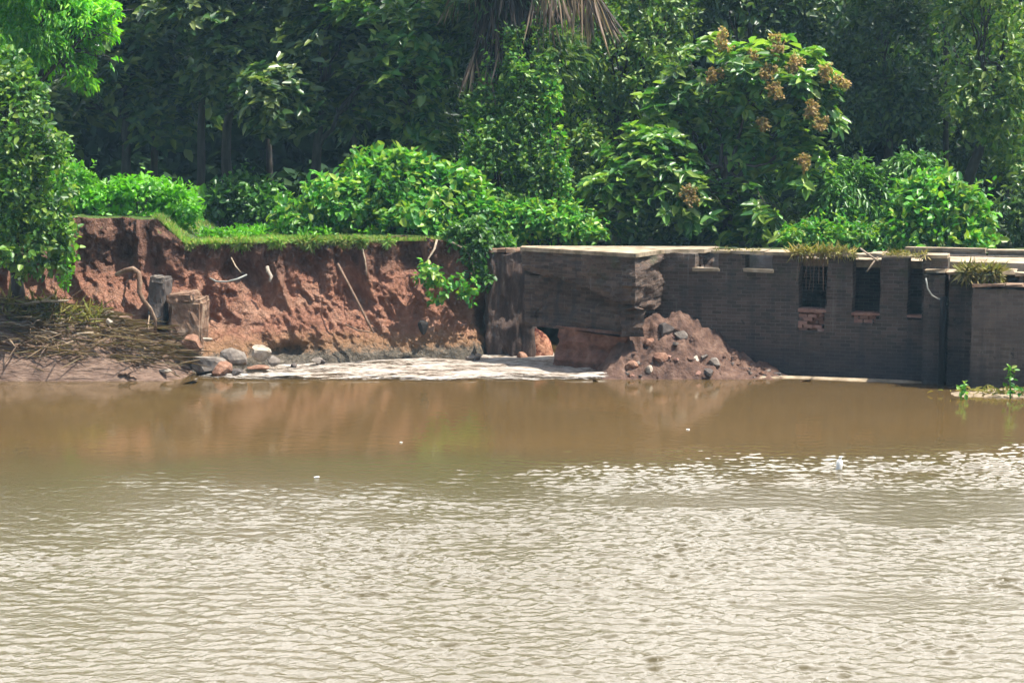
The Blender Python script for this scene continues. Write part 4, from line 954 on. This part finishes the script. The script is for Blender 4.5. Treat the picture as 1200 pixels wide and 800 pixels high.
# --- dark trees behind, each its own
random.seed(77)
GT = 'dark trees behind the bank'
dark = [
 ('dark tree at the far left behind the feathery branch', 150, 56, 'leaf_teakdark', 'rosette', 0.36, [(150, 60, 90, 70), (90, 130, 60, 50), (200, 120, 60, 60), (130, -30, 100, 35)]),
 ('dark tree with twin trunks above the lime green bush', 262, 53.5, 'leaf_teakdark', 'rosette', 0.36, [(270, 70, 80, 60), (320, 40, 70, 60), (230, 20, 60, 50), (280, -30, 90, 35)]),
 ('dark tree with a straight black trunk above the left of the large bush', 361, 51.5, 'leaf_teakdark', 'rosette', 0.35, [(400, 60, 80, 55), (330, 120, 50, 45), (420, 120, 70, 45), (380, -20, 90, 40)]),
 ('dark broad-leaved tree just left of the palm with pale lower leaves', 470, 51.0, 'leaf_teak', 'rosette', 0.33, [(480, 110, 60, 55), (510, 160, 34, 34), (450, 30, 70, 55), (500, 40, 50, 50), (470, -35, 80, 35)]),
 ('shadowy tree over the orange-flowered tree', 880, 56, 'leaf_dark', 'bush', 0.26, [(860, 20, 90, 50), (950, 40, 80, 60), (900, -40, 100, 35), (800, -30, 70, 40)]),
 ('dark tree with a leaning trunk right of the orange-flowered tree', 1045, 54, 'leaf_dark', 'bush', 0.22, [(1040, 60, 70, 60), (1010, 130, 50, 50), (1075, 130, 45, 45), (1030, -30, 80, 40)]),
 ('mid-green tree at the right edge with small pale leaves', 1120, 50.5, 'leaf_fine', 'bush', 0.21, [(1160, 90, 55, 70), (1190, 40, 60, 60), (1140, 20, 45, 50), (1180, 140, 50, 35), (1210, 180, 50, 50), (1150, -40, 80, 40)]),
 ('dark tree standing behind the round bush at the right', 1185, 56, 'leaf_dark', 'bush', 0.26, [(1110, 60, 90, 80), (1200, 120, 80, 70), (1230, 30, 90, 80), (1150, 180, 60, 40)]),
]
for i, (lb, px, Y, mt, st, sz, lo) in enumerate(dark):
    base = P(px, 268, Y); base[2] = 3.05
    tree('dark_tree', base, lb, [lobe(a, b, c, d, Y - random.uniform(0, 1.5), 1.8) for a, b, c, d in lo], 7000 if st == 'rosette' else 9000, sz, mt, GT, r0=0.22, ratio=0.52, k=7 if st == 'rosette' else 6, spread=0.26, style=st, gap=0.40, gs=0.6, seed=40 + i, shell=0.3, droop=0.25)
# bare dark trunks in the shade under the canopy
for k, (px, Y, r, lb) in enumerate(((236, 54.0, 0.15, 'slim dark trunk left of the twin-trunked tree'), (412, 55, 0.12, 'slim dark trunk in the gloom behind the large bush'), (500, 54, 0.13, 'slim dark trunk in the gloom just left of the palm'), (1108, 52, 0.10, 'slim crooked trunk rising above the round bush'), (183, 57, 0.14, 'slim dark trunk behind the lime green bush'), (318, 58, 0.13, 'thin far trunk between the twin trunks and the straight black trunk'))):
    b = P(px, 270, Y); root = empty('slim_tree', (b[0], Y, 3.0), lb, 'tree', 'slim trunks in the shade')
    lean = random.uniform(-0.6, 0.6); tp = [Vector((b[0] + lean * (i / 9) ** 1.5 + random.uniform(-.05, .05), Y, 2.6 + i * 1.1)) for i in range(10)]
    mb = MB(); mb.tube(tp, [r * (1 - 0.06 * i) for i in range(10)], 8, 0.06); mb.build('trunk', M['bark'], root, True)
    t = tp[-1]; v, f = foliage([(t.x, t.y, t.z - 0.3, 2.2, 1.8, 1.6), (t.x + 0.8, t.y, t.z - 1.6, 1.6, 1.4, 1.0)], 2600, 0.26, k=6, spread=0.25, gap=0.28, seed=90 + k, ratio=0.5); qmesh('crown', v, f, M['leaf_dark'], root)
lob = [lobe(-30 + 52 * i + random.uniform(-12, 12), 262 + random.uniform(-8, 6), 40, random.uniform(14, 26), 53 + random.uniform(-1.2, 1.2)) for i in range(25)]
lob += [lobe(690 + 24 * i, 276 + random.uniform(-5, 3), 24, random.uniform(9, 16), 46.8 + random.uniform(0, 3.5)) for i in range(12)]
v, f = foliage(lob, 19000, 0.24, k=5, spread=0.25, gap=0.1, seed=140, ratio=0.55)
tag(qmesh('undergrowth', v, f, M['leaf_dark']), 'shaded undergrowth on the forest floor between the trunks', 'undergrowth', kind='stuff')
# far wood that closes the view
lob = []
for i in range(24):
    for j in range(5):
        lob.append((-34 + i * 3 + random.uniform(-.8, .8), 64 + (j % 2) * 4 + random.uniform(-1, 1), 2.6 + j * 2.25 + random.uniform(-.5, .5), 3.0, 2.2, 2.4))
for i in range(26): lob.append((-34 + i * 2.7, 58.5 + random.uniform(-1, 1), 3.3, 2.4, 1.2, random.uniform(0.9, 1.5)))
v, f = foliage(lob, 120000, 0.6, k=5, spread=0.5, gap=0.0, gs=0.5, seed=120, ratio=0.7, shell=0.4)
tag(qmesh('far_wood', v, f, M['leaf_far']), 'far dark wood closing the view behind all the trees', 'wood', kind='stuff')

# ------------------------------------------------------------------ creeper on the bank face, wall-top plants
plant('hanging_creeper', P(505, 330, 43.5), 'clump of big pale-green leaves clinging to the red bank', 'creeper',
      [lobe(503, 322, 16, 14, 43.45, 0.25), lobe(515, 340, 12, 14, 43.35, 0.2)], 260, 0.17, 'leaf_bright', stems=False, ratio=0.7, k=4, spread=0.1, gap=0, seed=130)
plant('hanging_creeper', P(548, 340, 43.6), 'small pale leaves hanging at the right corner of the red bank', 'creeper',
      [lobe(535, 330, 12, 12, 43.6, 0.2), lobe(552, 342, 12, 14, 43.5, 0.2)], 150, 0.14, 'leaf_bright', stems=False, ratio=0.75, k=4, spread=0.1, gap=0, seed=131)
plant('hanging_creeper', P(562, 300, 44.1), 'green creeper trailing over the right corner of the bank', 'creeper',
      [lobe(560, 295, 16, 34, 44.2, 0.3), lobe(545, 278, 24, 18, 44.6, 0.4), lobe(566, 325, 8, 16, 44.0, 0.2), lobe(585, 285, 16, 14, 44.8, 0.3)], 1500, 0.16, 'leaf_mid', stems=False, ratio=0.65, k=4, spread=0.12, gap=0.2, seed=132)
plant('hanging_creeper', P(160, 600, 44) * 0 + P(72, 320, 41.2), 'yellowish creeper strand hanging beside the left tree', 'creeper',
      [lobe(74, 300, 8, 40, 41.15, 0.2)], 420, 0.12, 'leaf_lime', stems=False, ratio=0.5, k=4, spread=0.1, gap=0.1, seed=133)
def blades(o, ln, wd, lean=0.35, down=False):
    m = len(o); d = UPV * (-1 if down else 1) + unit(m) * lean; return leaves(d, unit(m), o, ln, np.full(m, wd), 0.05, 0.25 if not down else 0.05)
# short grass on the bank top
n_ = 26000; gx = rng.uniform(-9.0, -0.9, n_); gy = ground_front(gx) - 0.35 + rng.uniform(0, 1, n_) ** 1.6 * 6.5
gz = ground_z(gx, gy) - 0.03; ok = gx < -2.2 + rng.uniform(-.4, 1.2, n_); o = np.stack([gx, gy, gz], -1)[ok]
v1, f1 = blades(o, rng.uniform(0.05, 0.16, len(o)), 0.022, 0.5)
n2 = 4200; ex = rng.uniform(-8.3, -3.0, n2); it = np.interp(ex, topp[:, 0], topp[:, 1]); hang = np.stack([ex, it - 0.12 + rng.normal(0, .06, n2), 3.06 + rng.normal(0, .02, n2)], -1)
d2 = np.stack([rng.normal(0, .4, n2), -0.9 + rng.normal(0, .3, n2), rng.normal(-0.5, 0.5, n2)], -1)
cl_ = rng.uniform(-8.2, -3.2, 14); kk_ = np.exp(-(np.min(np.abs(ex[:, None] - cl_[None]), 1) / 0.09) ** 2)
ll = 0.06 + 0.22 * kk_ + 0.26 * np.clip(fbm(np.stack([ex * 1.5, 0 * ex, 0 * ex], -1), 3, 8), 0, 1)
v2, f2 = leaves(d2, unit(n2), hang, ll, np.full(n2, 0.022), 0.05, 0.3)
v = np.vstack([v1, v2]); f = np.vstack([f1, f2 + len(v1)])
tag(qmesh('grass', v, f, M['grass']), 'short bright grass along the top edge of the red bank', 'grass', kind='stuff')
# low weeds
n_ = 1700; gx = rng.uniform(-8.2, -2.5, n_); gy = ground_front(gx) + 1.0 + rng.uniform(0, 4.5, n_); gz = ground_z(gx, gy)
c = np.stack([gx, gy, gz + 0.12], -1); ok = fbm(c * 0.8, 3, 3) > 0.02; c = np.repeat(c[ok], 4, 0)
v, f = leaves(unit(len(c)) + UPV * 0.5, UPV + unit(len(c)) * 0.6, c + unit(len(c)) * 0.12, rng.uniform(0.08, 0.2, len(c)), rng.uniform(0.05, 0.1, len(c)))
tag(qmesh('weeds', v, f, M['leaf_lime']), 'low leafy weeds at the back of the grass strip', 'weeds', kind='stuff')
# dry grass hanging on the wall
def wall_tuft(u0, u1, n_, z, hang, label, mat='drygrass', wf=-0.02):
    uu = rng.uniform(u0, u1, n_); o = np.array([tuple(l2w(u, rng.uniform(wf - 0.05, wf + 0.35), z + rng.uniform(0, 0.05))) for u in uu])
    d = np.stack([rng.normal(0, .5, n_), rng.normal(-0.35, .4, n_), rng.normal(-0.15, 0.55, n_)], -1)
    v, f = leaves(d, unit(n_), o, rng.uniform(0.3, 1, n_) * hang, np.full(n_, 0.02), 0.03, 0.35)
    tag(qmesh('dry_grass', v, f, M[mat]), label, 'dry grass', 'dry grass tufts on the brickwork')
wall_tuft(px2u(925), px2u(1000), 900, ZT + 0.06, 0.30, 'thick dry grass mat on the wall over the left tall opening')
wall_tuft(px2u(1035), px2u(1085), 260, ZT + 0.06, 0.20, 'thin dry grass on the wall over the right narrow opening')
wall_tuft(px2u(835), px2u(890), 160, ZT + 0.06, 0.14, 'sparse dry grass between the two small square openings')
wall_tuft(ufr - 0.30, ufr + 0.55, 600, 2.62, 0.42, 'bushy dry grass clump hanging over the corner of the front pier', 'drygrass', -0.75)
vp = []
mb = MB()
for k in range(9):
    u = px2u(936 + k * 3.8); a = l2w(u, -0.04, ZT + 0.05); mb.tube(curve_pts(a, l2w(u + random.uniform(-.1, .1), -0.06, ZT - random.uniform(0.3, 0.9)), 5, 0, 0.02), 0.008, 4)
tag(mb.build('trailing_vine', M['root']), 'dry stems trailing across the left tall opening', 'stems')

# ------------------------------------------------------------------ dry reeds and branches on the mud slope
n_ = 1300; gx = rng.uniform(-13.2, -8.0, n_); gy = 39.95 + rng.uniform(0, 1, n_) ** 0.8 * 1.5
zz = mound_z(gx[None], gy[None])[0]; ok = zz > 0.16 * rng.uniform(0.4, 3.0, n_); gx, gy, zz = gx[ok], gy[ok], zz[ok]; m = len(gx)
d = np.stack([np.ones(m) + rng.normal(0, .6, m), rng.normal(0.02, .28, m), rng.normal(-0.02, .12, m)], -1) * rng.choice([-1, 1], m, p=[.3, .7])[:, None]
v, f = leaves(d, UPV + unit(m) * 0.4, np.stack([gx, gy, zz + rng.uniform(0, .10, m)], -1), rng.uniform(0.25, 1.1, m), rng.uniform(0.015, 0.045, m), 0.01, 0.06)
tag(qmesh('dry_reeds', v, f, M['dryreed']), 'matted flattened dry reeds strewn over the mud slope at left', 'reeds', kind='stuff')
n_ = 500; gx = rng.uniform(-12.4, -10.0, n_); gy = 40.9 + rng.uniform(0, 1, n_) * 0.6; zz = mound_z(gx[None], gy[None])[0]
v, f = leaves(np.stack([rng.normal(0.4, .6, n_), rng.normal(-0.5, .3, n_), rng.normal(0.2, .4, n_)], -1), unit(n_), np.stack([gx, gy, zz], -1), rng.uniform(0.2, 0.6, n_), np.full(n_, 0.03), 0.02, 0.3)
tag(qmesh('yellow_grass', v, f, M['drygrass']), 'yellowing grass tufts on the crest of the mud slope', 'grass', kind='stuff')
bl = [((68, 382), (100, 366), 'pale broken branch sticking out of the reeds, leftmost of the pale pair'), ((98, 378), (134, 366), 'pale broken branch right of the leftmost pale one in the reeds'),
      ((0, 378), (70, 392), 'grey branch lying low across the reeds at the left edge'), ((90, 392), (180, 396), 'long grey branch lying level along the upper mud slope'), ((20, 360), (80, 352), 'thin branch on the crest of the mud slope'),
      ((100, 405), (165, 415), 'dark branch half buried in the middle of the mud slope'), ((0, 402), (50, 410), 'short grey branch in the reeds low at the left edge'), ((140, 438), (160, 444), 'short dark stick at the waterline below the mud slope'), ((150, 404), (205, 425), 'grey branch running down the right end of the mud slope')]
def on_mound(px, py):
    for Y in np.linspace(39.4, 42.3, 120):
        p = P(px, py, Y)
        if p[2] <= mz(p[0], p[1]) + 0.03: return p
    return P(px, py, 40.6)
for k, (a, b, lb) in enumerate(bl):
    A = on_mound(*a); B = on_mound(*b); mb = MB(); pts = curve_pts(A, B, 6, 0.04, 0.03)
    mb.tube(pts, [0.045 - 0.004 * i for i in range(7)], 7, 0.1); m2 = curve_pts(pts[3], pts[3] + Vector((0.3, -0.12, 0.16)), 3, 0, 0.02); mb.tube(m2, [0.022, 0.018, 0.012, 0.008], 5)
    tag(mb.build('branch', M['wood' if k < 5 else 'root'], None, True), lb, 'branch', 'branches washed onto the mud slope')

# ------------------------------------------------------------------ right: mud bar and water plants
def bar_z(X, Y):
    e = ((X - 11.3) / 1.5) ** 2 + ((Y - 37.55) / 0.42) ** 2
    return 0.09 * np.exp(-e) * 2.2 - 0.06 + 0.04 * fbm(np.stack([X * 3, Y * 4, 0 * X], -1).reshape(-1, 3), 3, 88).reshape(X.shape)
tag(hfield('mud_bar', 9.6, 13.4, 36.6, 38.6, bar_z, 0.05, M['coping']), kind='structure')
n_ = 420; gx = rng.normal(11.3, 0.6, n_); gy = rng.normal(37.5, .2, n_)
v, f = leaves(unit(n_) * [1, .6, .5] + UPV * 0.1, UPV + unit(n_) * .5, np.stack([gx, gy, np.full(n_, 0.08)], -1), rng.uniform(.06, .2, n_), rng.uniform(.015, .05, n_))
tag(qmesh('water_weeds', v, f, M['drygrass']), 'straw-coloured weeds matted on the mud bar at the right edge', 'weeds', kind='stuff')
def water_plant(px, py0, py1, Y, label, tops):
    b = G(px, py0, 0.0); Y = b[1]; root = empty('water_plant', (b[0], b[1], 0), label, 'plant', 'plants standing in the water')
    t = P(px, py1, Y); mb = MB(); mb.tube(curve_pts((b[0], Y, -0.2), (t[0], Y, t[2]), 6, 0, 0.012), [0.022, .02, .02, .018, .016, .014, .01], 6)
    mb.build('stem', M['leaf_lime'], root, True)
    o = []; dd = []
    for (x, y, k) in tops:
        c = P(x, y, Y - 0.02)
        for _ in range(k): o.append(c + rng.normal(0, 0.03, 3)); dd.append(rng.normal(0, 1, 3) + [0, 0, 0.3])
    o = np.array(o); dd = np.array(dd); v, f = leaves(dd, UPV + unit(len(o)) * 0.7, o, rng.uniform(.08, .17, len(o)), rng.uniform(.06, .11, len(o)))
    qmesh('leaves', v, f, M['leaf_bright'], root)
water_plant(1184, 466, 432, 37.4, 'taller leafy plant standing on the mud bar at the right edge', [(1184, 433, 12), (1186, 442, 8), (1181, 447, 3), (1190, 452, 4), (1196, 458, 6), (1184, 460, 5)])
water_plant(1127, 468, 452, 37.3, 'small leafy sprig in the water left of the mud bar', [(1130, 452, 6), (1124, 455, 4), (1128, 462, 5), (1133, 460, 3)])

# ------------------------------------------------------------------ floating litter
b = G(983, 549, 0)
bt = empty('bottle', (b[0], b[1], 0), 'small white bottle bobbing upright on the rippled water at right', 'bottle')
mb = MB(); prof = [(-0.06, 0.045), (0.0, 0.055), (0.06, 0.058), (0.11, 0.056), (0.145, 0.045), (0.165, 0.024), (0.185, 0.022)]
mb.tube([(b[0] + z * 0.12, b[1], z) for z, r in prof], [r for z, r in prof], 14); mb.build('bottle_body', M['white'], bt, True)
mb = MB(); mb.tube([(b[0] + z * 0.12, b[1], z) for z in (0.183, 0.20, 0.215)], [0.028, 0.028, 0.025], 12); mb.build('cap', M['white'], bt, True)
for px, py, s, lb in ((371, 559, 0.04, 'tiny white speck of foam floating on the water left of centre'), (806, 503, 0.03, 'tiny pale leaf floating on the calm brown water below the wall'), (470, 518, 0.03, 'tiny pale flake floating on the calm water below the leaning stick')):
    p = G(px, py, 0.01); o = bpy.data.objects.new('floating_scrap', stone_mesh('floating_scrap', s * 1.6, s, s * 0.6, M['white'], px, 2)); COL.objects.link(o); o.location = p
    tag(o, lb, 'litter', 'scraps floating on the water')

# ------------------------------------------------------------------ blue haze volume added to lift the dark tones to navy
hm = bpy.data.materials.new('lift_haze'); hm.use_nodes = True; hn = hm.node_tree.nodes; hn.clear()
pv = hn.new('ShaderNodeVolumePrincipled'); pv.inputs['Color'].default_value = (0.42, 0.74, 1.0, 1); pv.inputs['Density'].default_value = 0.00036
pv.inputs['Anisotropy'].default_value = 0.1
ho = hn.new('ShaderNodeOutputMaterial'); hm.node_tree.links.new(pv.outputs['Volume'], ho.inputs['Volume'])
mb = MB(); mb.box((-950, -70, -2.7), (950, 850, 19.0)); hz = mb.build('added_haze', hm); tag(hz, kind='stuff')
